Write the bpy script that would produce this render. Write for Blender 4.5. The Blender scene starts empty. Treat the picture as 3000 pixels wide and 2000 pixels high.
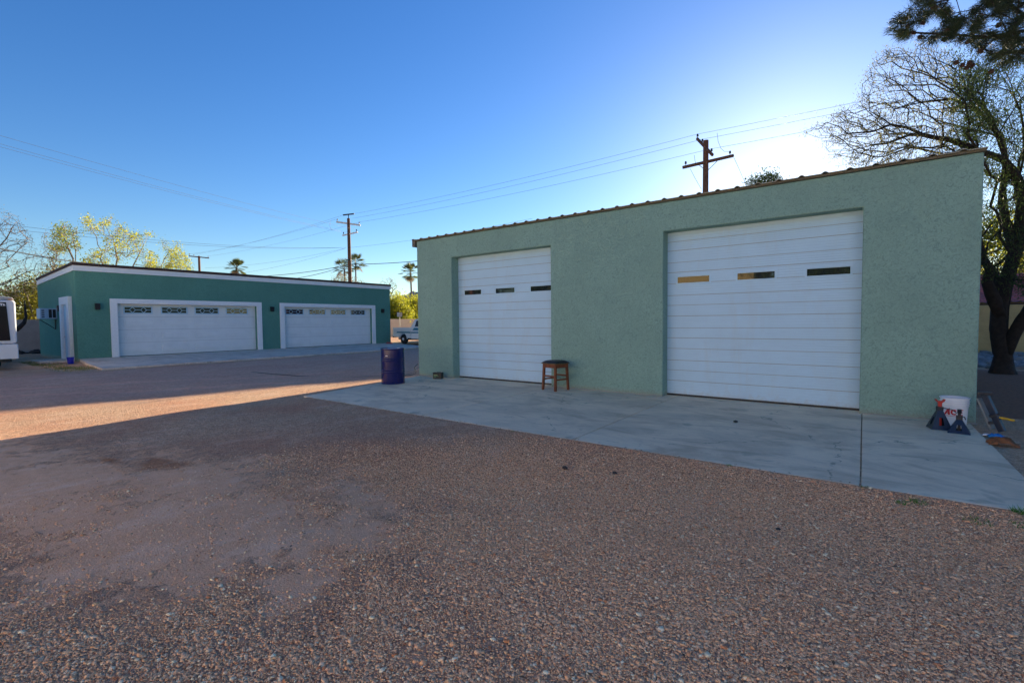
import bpy, math, random
import numpy as np
from mathutils import Vector, Matrix
S=bpy.context.scene
C=bpy.context.scene.collection
R=math.radians
# ------------------------------------------------------------------ camera, sky, sun, exposure
CAM_H=1.52; FPX=1388.83; YAW=R(36.576); PITCH=R(2.3944); ROLL=R(-0.5565)
_R=np.array([math.cos(YAW),math.sin(YAW),0.]); _F0=np.array([-math.sin(YAW),math.cos(YAW),0.]); _U0=np.array([0,0,1.])
_F=_F0*math.cos(PITCH)-_U0*math.sin(PITCH); _U=_U0*math.cos(PITCH)+_F0*math.sin(PITCH)
_CR=_R*math.cos(ROLL)+_U*math.sin(ROLL); _CU=_U*math.cos(ROLL)-_R*math.sin(ROLL)
cam=bpy.data.cameras.new('camera'); co=bpy.data.objects.new('camera',cam); C.objects.link(co)
co.matrix_world=Matrix(((_CR[0],_CU[0],-_F[0],0),(_CR[1],_CU[1],-_F[1],0),(_CR[2],_CU[2],-_F[2],CAM_H),(0,0,0,1)))
cam.sensor_width=36; cam.lens=FPX/3000*36; cam.clip_start=.05; cam.clip_end=6000
S.camera=co
S.render.resolution_x=1024; S.render.resolution_y=682
SUN_AZ=R(-6.5); SUN_EL=R(14)     # azimuth clockwise from +Y
w=bpy.data.worlds.new("World"); S.world=w; w.use_nodes=True
nt=w.node_tree; nt.nodes.clear()
sky=nt.nodes.new('ShaderNodeTexSky'); sky.sky_type='NISHITA'; sky.sun_disc=False
sky.sun_elevation=SUN_EL; sky.sun_rotation=SUN_AZ; sky.altitude=300; sky.air_density=1.15; sky.dust_density=.28; sky.ozone_density=3.8
bg=nt.nodes.new('ShaderNodeBackground'); bg.inputs[1].default_value=.068
wo=nt.nodes.new('ShaderNodeOutputWorld'); hs_=nt.nodes.new('ShaderNodeHueSaturation'); hs_.inputs['Saturation'].default_value=1.22; hs_.inputs['Hue'].default_value=.513; nt.links.new(sky.outputs[0],hs_.inputs['Color']); nt.links.new(hs_.outputs[0],bg.inputs[0]); nt.links.new(bg.outputs[0],wo.inputs[0])
sl=bpy.data.lights.new('sun','SUN'); sl.energy=5.0; sl.angle=R(.5); sl.color=(1,.84,.60)
so=bpy.data.objects.new('sun',sl); C.objects.link(so)
sd=Vector((math.sin(SUN_AZ)*math.cos(SUN_EL),math.cos(SUN_AZ)*math.cos(SUN_EL),math.sin(SUN_EL)))
so.rotation_euler=sd.to_track_quat('Z','Y').to_euler(); so.location=(0,30,30)
S.view_settings.view_transform='Standard'; S.view_settings.look='None'; S.view_settings.gamma=1
S.view_settings.exposure=1.62

def ray(px,py):
    a=(px-1500)/FPX; b=(py-1000)/FPX
    return _F+a*_CR-b*_CU
def at(px,py,d):                     # a point of the place seen at that spot of the photo, d metres away over the ground
    r=ray(px,py); return np.array([0,0,CAM_H])+r*d/math.hypot(r[0],r[1])
# ------------------------------------------------------------------ materials
def srgb(r,g,b): return tuple(((c/255)/12.92 if c/255<.04045 else ((c/255+.055)/1.055)**2.4) for c in (r,g,b))
class NM:
    def __init__(s,name):
        s.m=bpy.data.materials.new(name); s.m.use_nodes=True; s.t=s.m.node_tree; s.b=s.t.nodes['Principled BSDF']
        s.c=s.t.nodes.new('ShaderNodeTexCoord')
    def n(s,k,**kw):
        x=s.t.nodes.new(k)
        for a,v in kw.items(): setattr(x,a,v)
        return x
    def l(s,a,b): s.t.links.new(a,b)
    def mapping(s,scale=(1,1,1),src='Object',rot=(0,0,0)):
        m=s.n('ShaderNodeMapping'); m.inputs['Scale'].default_value=scale; m.inputs['Rotation'].default_value=rot; s.l(s.c.outputs[src],m.inputs[0]); return m.outputs[0]
    def noise(s,scale,detail=4,rough=.55,vec=None,dist=0):
        x=s.n('ShaderNodeTexNoise'); x.inputs['Scale'].default_value=scale; x.inputs['Detail'].default_value=detail
        x.inputs['Roughness'].default_value=rough; x.inputs['Distortion'].default_value=dist
        s.l(vec if vec else s.c.outputs['Object'],x.inputs['Vector']); return x.outputs['Fac']
    def ramp(s,fac,stops):
        x=s.n('ShaderNodeValToRGB'); e=x.color_ramp.elements
        while len(e)>len(stops): e.remove(e[-1])
        while len(e)<len(stops): e.new(.5)
        for q,(p,c) in zip(e,stops): q.position=p; q.color=(*c,1) if len(c)==3 else c
        s.l(fac,x.inputs[0]); return x.outputs[0]
    def mix(s,f,a,b,mode='MIX'):
        x=s.n('ShaderNodeMix',data_type='RGBA',blend_type=mode)
        for sock,v in ((x.inputs[0],f),(x.inputs[6],a),(x.inputs[7],b)):
            if hasattr(v,'is_linked') or isinstance(v,bpy.types.NodeSocket): s.l(v,sock)
            elif isinstance(v,(int,float)): sock.default_value=v
            else: sock.default_value=(*v,1)
        return x.outputs[2]
    def math(s,op,a,b=None,c=None):
        x=s.n('ShaderNodeMath',operation=op)
        for i,v in enumerate((a,b,c)):
            if v is None: continue
            if isinstance(v,bpy.types.NodeSocket): s.l(v,x.inputs[i])
            else: x.inputs[i].default_value=v
        return x.outputs[0]
    def bump(s,h,strength,dist=.01,prev=None):
        x=s.n('ShaderNodeBump'); x.inputs['Strength'].default_value=strength; x.inputs['Distance'].default_value=dist
        s.l(h,x.inputs['Height'])
        if prev: s.l(prev,x.inputs['Normal'])
        s.l(x.outputs[0],s.b.inputs['Normal']); return x.outputs[0]
    def col(s,v):
        if isinstance(v,bpy.types.NodeSocket): s.l(v,s.b.inputs['Base Color'])
        else: s.b.inputs['Base Color'].default_value=(*v,1)
        return s
    def rough(s,v):
        if isinstance(v,bpy.types.NodeSocket): s.l(v,s.b.inputs['Roughness'])
        else: s.b.inputs['Roughness'].default_value=v
        return s
def plain(name,c,rough=.6,metal=0,var=.12,scale=6,bump=0,spec=.5):
    m=NM(name); n=m.noise(scale,5,.6)
    m.col(m.ramp(n,[(.25,tuple(x*(1-var) for x in c)),(.75,tuple(min(1,x*(1+var)) for x in c))]))
    m.rough(rough); m.b.inputs['Metallic'].default_value=metal; m.b.inputs['Specular IOR Level'].default_value=spec
    if bump: m.bump(m.noise(scale*8,4),bump,.01)
    return m.m
def stucco(name,base,dark):
    m=NM(name)
    v=m.mapping((1,1,1))
    n1=m.noise(13,7,.74,v,2.6); n2=m.noise(42,5,.7,v,1.5); n3=m.noise(1.1,3,.5,v,.4)
    trowel=m.ramp(n1,[(.36,dark),(.47,base),(.62,tuple(min(1,c*1.13) for c in base))])
    spots=m.ramp(n2,[(.32,(.60,.64,.65)),(.46,(1,1,1))])
    c=m.mix(.75,trowel,spots,'MULTIPLY')
    c=m.mix(m.math('MULTIPLY',m.ramp(n3,[(.3,(0,0,0)),(.7,(1,1,1))]),.45),c,tuple(x*.78 for x in base))
    stv=m.noise(2.2,5,.7,m.mapping((2.2,2.2,.22)),.3)
    c=m.mix(m.math('MULTIPLY',m.ramp(stv,[(.55,(0,0,0)),(.72,(1,1,1))]),.22),c,tuple(x*.70 for x in base))
    stl=m.noise(1.7,5,.7,m.mapping((1.6,1.6,.30)),.6)
    c=m.mix(m.math('MULTIPLY',m.ramp(stl,[(.58,(0,0,0)),(.74,(1,1,1))]),.16),c,tuple(min(1,x*1.35) for x in base))
    # dust splashed up on the foot of the wall
    sx=m.n('ShaderNodeSeparateXYZ'); m.l(m.c.outputs['Object'],sx.inputs[0])
    low=m.math('SUBTRACT',.22,m.math('ADD',sx.outputs[2],m.math('MULTIPLY',n1,.22)))
    low=m.math('MULTIPLY',m.n('ShaderNodeClamp').outputs[0] if False else m.ramp(low,[(0,(0,0,0)),(.14,(1,1,1))]),.55)
    c=m.mix(low,c,srgb(150,132,112))
    m.col(c); m.rough(.92); m.b.inputs['Specular IOR Level'].default_value=.2
    h=m.math('ADD',m.math('MULTIPLY',n1,1.0),m.math('MULTIPLY',n2,.45))
    m.bump(h,.75,.02); return m.m
M={}
M['shop_stucco']=stucco('sage_green_stucco',(.25,.385,.325),(.155,.25,.22))
M['garage_stucco']=stucco('teal_green_stucco',(.12,.285,.225),(.065,.175,.145))
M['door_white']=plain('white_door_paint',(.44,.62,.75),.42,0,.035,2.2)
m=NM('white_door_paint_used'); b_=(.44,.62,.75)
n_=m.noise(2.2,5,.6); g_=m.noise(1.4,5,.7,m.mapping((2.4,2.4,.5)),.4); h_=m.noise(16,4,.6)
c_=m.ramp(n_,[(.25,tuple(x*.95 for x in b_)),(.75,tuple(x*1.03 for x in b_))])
c_=m.mix(m.math('MULTIPLY',m.ramp(g_,[(.52,(0,0,0)),(.74,(1,1,1))]),.22),c_,(.46,.44,.40))
z_=m.n('ShaderNodeSeparateXYZ'); m.l(m.c.outputs['Object'],z_.inputs[0])
d_=m.math('SUBTRACT',.34,m.math('ADD',z_.outputs[2],m.math('MULTIPLY',h_,.42)))
c_=m.mix(m.math('MULTIPLY',m.ramp(d_,[(0,(0,0,0)),(.25,(1,1,1))]),.5),c_,(.42,.34,.27))
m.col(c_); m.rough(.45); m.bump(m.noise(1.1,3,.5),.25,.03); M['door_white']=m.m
M['trim_white']=plain('white_stucco_trim',(.80,.80,.80),.85,0,.06,14,.35)
M['garage_door_white']=plain('garage_door_paint',(.74,.76,.76),.5,0,.05,2.2)
M['fascia_white']=plain('white_fascia_paint',(.78,.79,.80),.6,0,.05,3)
M['roof_brown']=plain('dark_brown_roof_edge',(.055,.032,.026),.9,0,.3,25,.5)
M['groove']=plain('door_joint_grey',(.26,.25,.24),.8)
M['metal_roof']=plain('galvanised_roof_sheet',(.30,.25,.18),.45,.5,.15,4)
M['metal_trim']=plain('tan_metal_trim',(.12,.10,.065),.6,.1,.2,8)
def concrete(name,base):
    m=NM(name); n=m.noise(1.1,6,.6,None,.6); f=m.noise(60,4,.6); st=m.noise(.75,5,.7,m.mapping((1,2.3,1)),1.2); sp=m.noise(9,2,.5)
    c=m.ramp(n,[(.3,tuple(x*.80 for x in base)),(.55,base),(.75,tuple(min(1,x*1.10) for x in base))])
    c=m.mix(m.math('MULTIPLY',m.ramp(st,[(.48,(0,0,0)),(.66,(1,1,1))]),.62),c,tuple(x*k for x,k in zip(base,(.60,.53,.48))))
    c=m.mix(m.math('MULTIPLY',m.ramp(sp,[(.70,(0,0,0)),(.76,(1,1,1))]),.5),c,tuple(x*.45 for x in base))
    sc=m.noise(3.2,6,.75,m.mapping((1,6,1),rot=(0,0,.3)),.8)
    c=m.mix(m.math('MULTIPLY',m.ramp(sc,[(.56,(0,0,0)),(.64,(1,1,1))]),.42),c,tuple(x*.62 for x in base))
    ck=m.n('ShaderNodeTexVoronoi',feature='DISTANCE_TO_EDGE'); ck.inputs['Scale'].default_value=.42
    wv=m.n('ShaderNodeVectorMath',operation='ADD'); m.l(m.c.outputs['Object'],wv.inputs[0]); nv=m.n('ShaderNodeTexNoise'); nv.inputs['Scale'].default_value=2.2; nv.inputs['Detail'].default_value=6; m.l(m.c.outputs['Object'],nv.inputs['Vector']); ns=m.n('ShaderNodeVectorMath',operation='SCALE'); ns.inputs['Scale'].default_value=.55; m.l(nv.outputs['Color'],ns.inputs[0]); m.l(ns.outputs[0],wv.inputs[1]); m.l(wv.outputs[0],ck.inputs['Vector'])
    cm=m.math('MULTIPLY',m.math('LESS_THAN',ck.outputs['Distance'],.0032),m.ramp(st,[(.46,(0,0,0)),(.52,(1,1,1))]))
    c=m.mix(m.math('MULTIPLY',cm,.65),c,tuple(x*.35 for x in base))
    ol=m.noise(1.9,3,.5,m.mapping((1,1,1),rot=(0,0,1.1)),.4)
    c=m.mix(m.math('MULTIPLY',m.ramp(ol,[(.66,(0,0,0)),(.72,(1,1,1))]),.45),c,tuple(x*.42 for x in base))
    c=m.mix(.10,c,f,'OVERLAY'); m.col(c); m.rough(.80); m.b.inputs['Specular IOR Level'].default_value=.3
    m.bump(m.math('ADD',f,m.math('MULTIPLY',n,.6)),.12,.008); return m.m
M['slab']=concrete('weathered_concrete',(.93,.68,.45))
M['apron']=concrete('pale_concrete',(.72,.57,.45))
# gravel ground
m=NM('pink_gravel_ground')
at_=m.n('ShaderNodeAttribute',attribute_name='dirt'); sx=m.n('ShaderNodeSeparateColor'); m.l(at_.outputs['Color'],sx.inputs[0])
vv=m.c.outputs['Object']
nb=m.noise(1.6,6,.65,None,.5); nb2=m.noise(7,5,.7)
dm=m.math('ADD',sx.outputs[0],m.math('MULTIPLY',m.math('SUBTRACT',nb,.5),1.3)); dm=m.math('ADD',dm,m.math('MULTIPLY',m.math('SUBTRACT',nb2,.5),1.5))
dmask=m.ramp(dm,[(.34,(0,0,0)),(.66,(1,1,1))])
vo=m.n('ShaderNodeTexVoronoi'); vo.inputs['Scale'].default_value=74; m.l(vv,vo.inputs['Vector'])
hs=m.n('ShaderNodeSeparateColor'); m.l(vo.outputs['Color'],hs.inputs[0])
stone=m.ramp(hs.outputs[0],[(0,(.50,.30,.19)),(.25,(.84,.52,.31)),(.5,(.94,.63,.39)),(.72,(.82,.57,.37)),(.86,(.97,.75,.52)),(.96,(.60,.28,.16)),(1,(.97,.84,.64))])
edge=m.ramp(vo.outputs['Distance'],[(.25,(1,1,1)),(.8,(.74,.68,.64))])
stone=m.mix(1,stone,edge,'MULTIPLY')
vo2=m.n('ShaderNodeTexVoronoi'); vo2.inputs['Scale'].default_value=17; m.l(vv,vo2.inputs['Vector'])
hs2=m.n('ShaderNodeSeparateColor'); m.l(vo2.outputs['Color'],hs2.inputs[0])
stone=m.mix(.5,stone,m.ramp(hs2.outputs[1],[(0,(.76,.72,.70)),(.5,(.96,.95,.94)),(1,(1.0,1,1))]),'MULTIPLY')
bigv=m.noise(.5,4,.6)
stone=m.mix(m.math('MULTIPLY',m.ramp(bigv,[(.4,(0,0,0)),(.7,(1,1,1))]),.5),stone,srgb(202,117,82))
fine=m.noise(140,3,.7)
dirt=m.mix(m.ramp(nb2,[(.3,(0,0,0)),(.7,(1,1,1))]),(.88,.46,.25),(.97,.56,.33))
dirt=m.mix(.45,dirt,m.ramp(fine,[(.35,(.62,.57,.54)),(.6,(1,1,1))]),'MULTIPLY')
peb=m.n('ShaderNodeTexVoronoi'); peb.inputs['Scale'].default_value=38; m.l(vv,peb.inputs['Vector'])
ps=m.n('ShaderNodeSeparateColor'); m.l(peb.outputs['Color'],ps.inputs[0])
pm=m.math('MULTIPLY',m.math('GREATER_THAN',ps.outputs[2],.80),m.math('LESS_THAN',peb.outputs['Distance'],.36))
dirt=m.mix(m.math('MULTIPLY',pm,.7),dirt,srgb(237,169,124))
col=m.mix(dmask,stone,dirt)
# damp rusty stains and the purplish wheel lane
col=m.mix(m.math('MULTIPLY',m.ramp(m.math('ADD',sx.outputs[1],m.math('MULTIPLY',m.math('SUBTRACT',nb2,.5),1.2)),[(.35,(0,0,0)),(.6,(1,1,1))]),.7),col,srgb(170,104,61))
col=m.mix(m.math('MULTIPLY',sx.outputs[2],.42),col,(.90,.52,.43))
cl=m.noise(11,6,.82); cl2=m.noise(2.6,5,.75,m.mapping((1,.45,1),rot=(0,0,.35)))
clm=m.math('MULTIPLY',m.ramp(cl,[(.40,(1,1,1)),(.56,(0,0,0))]),m.math('SUBTRACT',1.0,m.math('MULTIPLY',dmask,.75)))
col=m.mix(m.math('MULTIPLY',clm,.55),col,(.42,.25,.17))
col=m.mix(m.math('MULTIPLY',m.ramp(cl2,[(.52,(0,0,0)),(.70,(1,1,1))]),.35),col,(.97,.72,.52))
col=m.mix(m.math('MULTIPLY',m.ramp(cl2,[(.30,(1,1,1)),(.44,(0,0,0))]),.30),col,(.50,.29,.20))
m.col(col); m.rough(.95); m.b.inputs['Specular IOR Level'].default_value=.15
hgt=m.math('MULTIPLY',m.math('SUBTRACT',1.0,vo.outputs['Distance']),m.math('SUBTRACT',1.0,m.math('MULTIPLY',dmask,.85)))
hgt=m.math('ADD',hgt,m.math('MULTIPLY',m.math('SUBTRACT',1.0,vo2.outputs['Distance']),m.math('SUBTRACT',.8,m.math('MULTIPLY',dmask,.7))))
hgt=m.math('ADD',hgt,m.math('MULTIPLY',fine,.25)); hgt=m.math('ADD',hgt,m.math('MULTIPLY',cl,m.math('SUBTRACT',2.2,m.math('MULTIPLY',dmask,1.6))))
m.bump(hgt,.9,.022); M['ground']=m.m
m=NM('gravel_stones'); a_=m.n('ShaderNodeAttribute',attribute_name='tint'); n=m.noise(70,4,.7)
m.col(m.mix(.5,a_.outputs['Color'],m.ramp(n,[(.3,(.7,.68,.67)),(.6,(1,1,1))]),'MULTIPLY')); m.rough(.95); m.b.inputs['Specular IOR Level'].default_value=.08
M['stones']=m.m
def leafmat(name,a,b,trans=.5,tcol=None):
    m=NM(name); n=m.noise(1.3,3,.6); g=m.n('ShaderNodeNewGeometry'); r=g.outputs['Random Per Island']
    c=m.mix(m.ramp(m.math('ADD',m.math('MULTIPLY',n,.6),m.math('MULTIPLY',r,.4)),[(.25,(0,0,0)),(.75,(1,1,1))]),a,b)
    m.col(c); m.rough(.6); m.b.inputs['Specular IOR Level'].default_value=.3
    t=m.n('ShaderNodeBsdfTranslucent'); ms=m.n('ShaderNodeMixShader'); ms.inputs[0].default_value=trans
    if tcol: t.inputs[0].default_value=(*tcol,1)
    else: m.l(c,t.inputs[0])
    o=m.t.nodes['Material Output']; m.l(m.b.outputs[0],ms.inputs[1]); m.l(t.outputs[0],ms.inputs[2]); m.l(ms.outputs[0],o.inputs[0]); return m.m
M['mesquite_leaf']=leafmat('mesquite_leaf',(.035,.060,.018),(.085,.12,.03),.40)
M['needle']=leafmat('pine_needle',(.018,.036,.018),(.050,.062,.020),.15)
M['yellow_leaf']=leafmat('palo_verde_leaf',(.18,.28,.06),(.42,.46,.07),.45)
M['bright_leaf']=leafmat('citrus_green_leaf',(.20,.26,.02),(.50,.46,.04),.55)
M['olive_leaf']=leafmat('olive_leaf',(.10,.12,.02),(.34,.30,.03),.5)
M['palm_leaf']=leafmat('palm_frond',(.07,.10,.035),(.17,.19,.06),.35)
M['dry_palm']=leafmat('dry_palm_skirt',(.22,.17,.10),(.38,.30,.18),.3)
M['twig_leaf']=leafmat('pale_twig_leaf',(.13,.13,.06),(.30,.29,.14),.4)
M['grass']=leafmat('grass_blade',(.06,.16,.02),(.16,.28,.04),.3)
M['bark_dark']=plain('dark_rough_bark',(.030,.021,.017),.95,0,.45,9,.9)
M['bark_pale']=plain('pale_twig_bark',(.30,.24,.19),.9,0,.2,9,.4)
M['bark_grey']=plain('grey_brown_bark',(.17,.13,.105),.9,0,.3,9,.5)
M['cone']=plain('brown_pine_cone',(.07,.035,.022),.9,0,.4,30,.6)
M['pole_wood']=plain('creosote_pole_wood',(.13,.055,.030),.85,0,.3,7,.4)
M['arm_grey']=plain('weathered_grey_timber',(.66,.64,.60),.8,0,.15,7)
M['black_metal']=plain('black_metal',(.012,.012,.014),.45)
M['wire']=plain('aged_wire',(.10,.10,.11),.6)
M['insulator']=plain('grey_porcelain',(.30,.30,.32),.25)
M['insulator_dark']=plain('brown_porcelain',(.035,.025,.022),.25)
M['blue_drum']=plain('navy_gloss_drum_paint',(.004,.006,.085),.16,0,.2,3)
M['drum_lid']=plain('pale_drum_lid',(.62,.64,.66),.55,0,.15,9)  # lid paler than the navy barrel
M['stool_wood']=plain('orange_stained_wood',(.17,.040,.008),.45,0,.45,11,.1)
M['seat_vinyl']=plain('navy_black_vinyl',(.010,.010,.016),.42,0,.2,8)
M['brass']=plain('brass_nail',(.5,.36,.14),.35,.9)
M['plastic_black']=plain('black_plastic',(.012,.014,.016),.4)
M['print_green']=plain('pale_green_print',(.22,.48,.22),.6); M['print_yellow']=plain('yellow_print',(.62,.62,.22),.6)
M['bucket']=plain('white_bucket_plastic',(.72,.74,.78),.38,0,.04,5); M['red_ink']=plain('red_print',(.55,.012,.02),.45)
M['bucket_fill']=plain('grey_bucket_contents',(.10,.10,.11),.8,0,.5,22,.8)
M['stand_blue']=plain('dark_blue_stand_paint',(.006,.016,.040),.4,0,.3,12); M['stand_dark']=plain('dark_steel',(.02,.022,.03),.5,.3)
M['stand_red']=plain('red_paint',(.42,.012,.012),.4); M['yellow_pl']=plain('yellow_grip',(.55,.33,.012),.5)
M['white_board']=plain('grey_white_board',(.22,.22,.21),.7); M['blue_rag']=plain('bright_blue_cloth',(.02,.20,.48),.9,0,.3,20)
M['orange_scrap']=plain('orange_brown_scrap',(.22,.085,.030),.85,0,.5,18,.5)
M['wall_block']=plain('cream_block_wall',(.62,.56,.45),.95,0,.07,3,.5); M['wall_grey']=plain('tan_block_wall',(.38,.34,.31),.95,0,.10,3,.5)
M['wall_tan']=plain('ochre_block_wall',(.46,.30,.13),.95,0,.15,3,.6)
M['tile']=plain('red_clay_roof_tile',(.42,.10,.09),.8,0,.25,5,.3)
M['river_rock']=plain('pale_river_rock',(.20,.19,.19),.8,0,.5,3,.4)
M['truck_white']=plain('glossy_white_truck_paint',(.84,.82,.74),.22,0,.02,2); M['truck_teal']=plain('teal_stripe_paint',(.01,.20,.26),.3)
M['tyre']=plain('black_tyre_rubber',(.015,.015,.015),.85); M['chrome']=plain('steel_wheel',(.62,.62,.60),.3,.4)
M['trailer_white']=plain('white_gelcoat',(.66,.68,.72),.3,0,.03,2); M['trailer_cap']=plain('grey_trailer_cap',(.38,.38,.38),.5)
M['marker']=plain('amber_marker_lens',(.75,.26,.05),.3)
M['ac_white']=plain('bluish_white_enamel',(.50,.60,.72),.5); M['sign_back']=plain('blue_grey_sign_metal',(.30,.34,.40),.5,.3)
M['bin_blue']=plain('royal_blue_plastic',(.012,.02,.40),.4); M['house_stucco']=plain('neighbour_tan_stucco',(.34,.26,.12),.95,0,.08,2,.4)
M['rock_hill']=plain('bare_desert_rock',(.26,.25,.26),.95,0,.25,.02); M['bird']=plain('dark_feathers',(.02,.02,.02),.9)
M['hose']=plain('grey_rubber_cable',(.20,.19,.19),.7); M['black_cable']=plain('black_rubber_cable',(.02,.02,.02),.6)
M['dark_rock']=plain('dark_stone',(.035,.033,.033),.9,0,.3,20,.5)
m=NM('tinted_glass'); m.col((.008,.010,.018)); m.rough(.12); m.b.inputs['Specular IOR Level'].default_value=.15; M['tinted']=m.m
m=NM('window_glass'); m.col((.012,.018,.022)); m.rough(.03); m.b.inputs['Specular IOR Level'].default_value=.8; m.b.inputs['IOR'].default_value=1.6; M['glass']=m.m
# ------------------------------------------------------------------ mesh helpers
class MB:
    def __init__(s): s.v=[]; s.f=[]
    def add(s,v,f):
        o=len(s.v); s.v.extend([tuple(map(float,p)) for p in v]); s.f.extend([tuple(i+o for i in q) for q in f]); return s
    def box(s,x0,x1,y0,y1,z0,z1):
        v=[(x0,y0,z0),(x1,y0,z0),(x1,y1,z0),(x0,y1,z0),(x0,y0,z1),(x1,y0,z1),(x1,y1,z1),(x0,y1,z1)]
        return s.add(v,[(0,3,2,1),(4,5,6,7),(0,1,5,4),(1,2,6,5),(2,3,7,6),(3,0,4,7)])
    def beam(s,a,b,w,h,up=(0,0,1)):
        a=np.array(a,float);b=np.array(b,float);d=b-a;d/=np.linalg.norm(d);u=np.array(up,float)
        sd=np.cross(d,u); n=np.linalg.norm(sd)
        if n<1e-4: sd=np.cross(d,[1,0,0]); n=np.linalg.norm(sd)
        sd/=n; u=np.cross(sd,d); v=[]
        for p in (a,b):
            for i,j in ((-1,-1),(1,-1),(1,1),(-1,1)): v.append(p+sd*i*w/2+u*j*h/2)
        return s.add(v,[(0,1,2,3),(7,6,5,4),(0,4,5,1),(1,5,6,2),(2,6,7,3),(3,7,4,0)])
    def tube(s,pts,rad,n=8,cap=True):
        pts=[np.array(p,float) for p in pts]; k=len(pts)
        rad=[rad]*k if isinstance(rad,(int,float)) else rad
        t0=pts[1]-pts[0]; t0/=np.linalg.norm(t0)+1e-9
        ref=np.array([0,0,1.]) if abs(t0[2])<.9 else np.array([1.,0,0]); u=np.cross(t0,ref); u/=np.linalg.norm(u)
        V=[]
        for i in range(k):
            t=pts[min(i+1,k-1)]-pts[max(i-1,0)]; t=t/(np.linalg.norm(t)+1e-9)
            u=u-t*np.dot(u,t); u/=np.linalg.norm(u)+1e-9; w=np.cross(t,u)
            for j in range(n):
                a=2*math.pi*j/n; V.append(pts[i]+rad[i]*(u*math.cos(a)+w*math.sin(a)))
        F=[]
        for i in range(k-1):
            for j in range(n): F.append((i*n+j,i*n+(j+1)%n,(i+1)*n+(j+1)%n,(i+1)*n+j))
        if cap: F.append(tuple(range(n-1,-1,-1))); F.append(tuple((k-1)*n+j for j in range(n)))
        return s.add(V,F)
    def lathe(s,prof,c=(0,0,0),n=32,cap0=True,cap1=True):
        V=[];F=[]
        for r,z in prof:
            for j in range(n):
                a=2*math.pi*j/n; V.append((c[0]+r*math.cos(a),c[1]+r*math.sin(a),c[2]+z))
        for i in range(len(prof)-1):
            for j in range(n): F.append((i*n+j,i*n+(j+1)%n,(i+1)*n+(j+1)%n,(i+1)*n+j))
        if cap0: F.append(tuple(range(n-1,-1,-1)))
        if cap1: F.append(tuple((len(prof)-1)*n+j for j in range(n)))
        return s.add(V,F)
    def prism(s,poly,z0,z1,fn=None):       # poly in (a,b); fn maps (a,b,c)->xyz
        fn=fn or (lambda a,b,c:(a,b,c)); n=len(poly)
        V=[fn(a,b,z0) for a,b in poly]+[fn(a,b,z1) for a,b in poly]
        return s.add(V,[tuple(range(n-1,-1,-1)),tuple(range(n,2*n))]+[(i,(i+1)%n,n+(i+1)%n,n+i) for i in range(n)])
    def build(s,name,mat,parent=None,smooth=False,bevel=0,loc=None,seg=2,xf=None):
        v=s.v
        if xf is not None: v=[tuple(xf@Vector(p)) for p in v]
        me=bpy.data.meshes.new(name); me.from_pydata(v,[],s.f); me.update()
        me.materials.append(M[mat] if isinstance(mat,str) else mat)
        o=bpy.data.objects.new(name,me); C.objects.link(o)
        if smooth:
            me.polygons.foreach_set('use_smooth',[True]*len(me.polygons))
            if smooth!='all':
                try: me.set_sharp_from_angle(angle=R(40))
                except Exception: pass
        if bevel:
            b=o.modifiers.new('bevel','BEVEL'); b.width=bevel; b.segments=seg; b.limit_method='ANGLE'; b.angle_limit=R(40)
        if parent is not None: o.parent=parent
        if loc is not None: o.location=loc
        return o
def tag(o,label,cat,group=None):
    o['label']=label; o['category']=cat
    if group: o['group']=group
    return o
def thing(name,label,cat,loc=(0,0,0),rz=0,group=None):
    o=bpy.data.objects.new(name,None); C.objects.link(o); o.location=loc; o.rotation_euler=(0,0,rz); o.empty_display_size=.2
    return tag(o,label,cat,group)
def struct(o,kind='structure'): o['kind']=kind; return o
def raw_mesh(name,V,F,mat,parent=None,tint=None,smooth=False):
    V=np.asarray(V,np.float32); F=np.asarray(F,np.int32); k=F.shape[1]
    me=bpy.data.meshes.new(name); me.vertices.add(len(V)); me.vertices.foreach_set('co',V.ravel())
    me.loops.add(F.size); me.loops.foreach_set('vertex_index',F.ravel())
    me.polygons.add(len(F)); me.polygons.foreach_set('loop_start',np.arange(0,F.size,k,dtype=np.int32))
    me.update(calc_edges=True)
    if tint is not None:
        a=me.color_attributes.new('tint','FLOAT_COLOR','POINT'); a.data.foreach_set('color',np.asarray(tint,np.float32).ravel())
    if smooth: me.polygons.foreach_set('use_smooth',np.ones(len(F),bool))
    me.materials.append(M[mat]); o=bpy.data.objects.new(name,me); C.objects.link(o)
    if parent is not None: o.parent=parent
    return o
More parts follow.
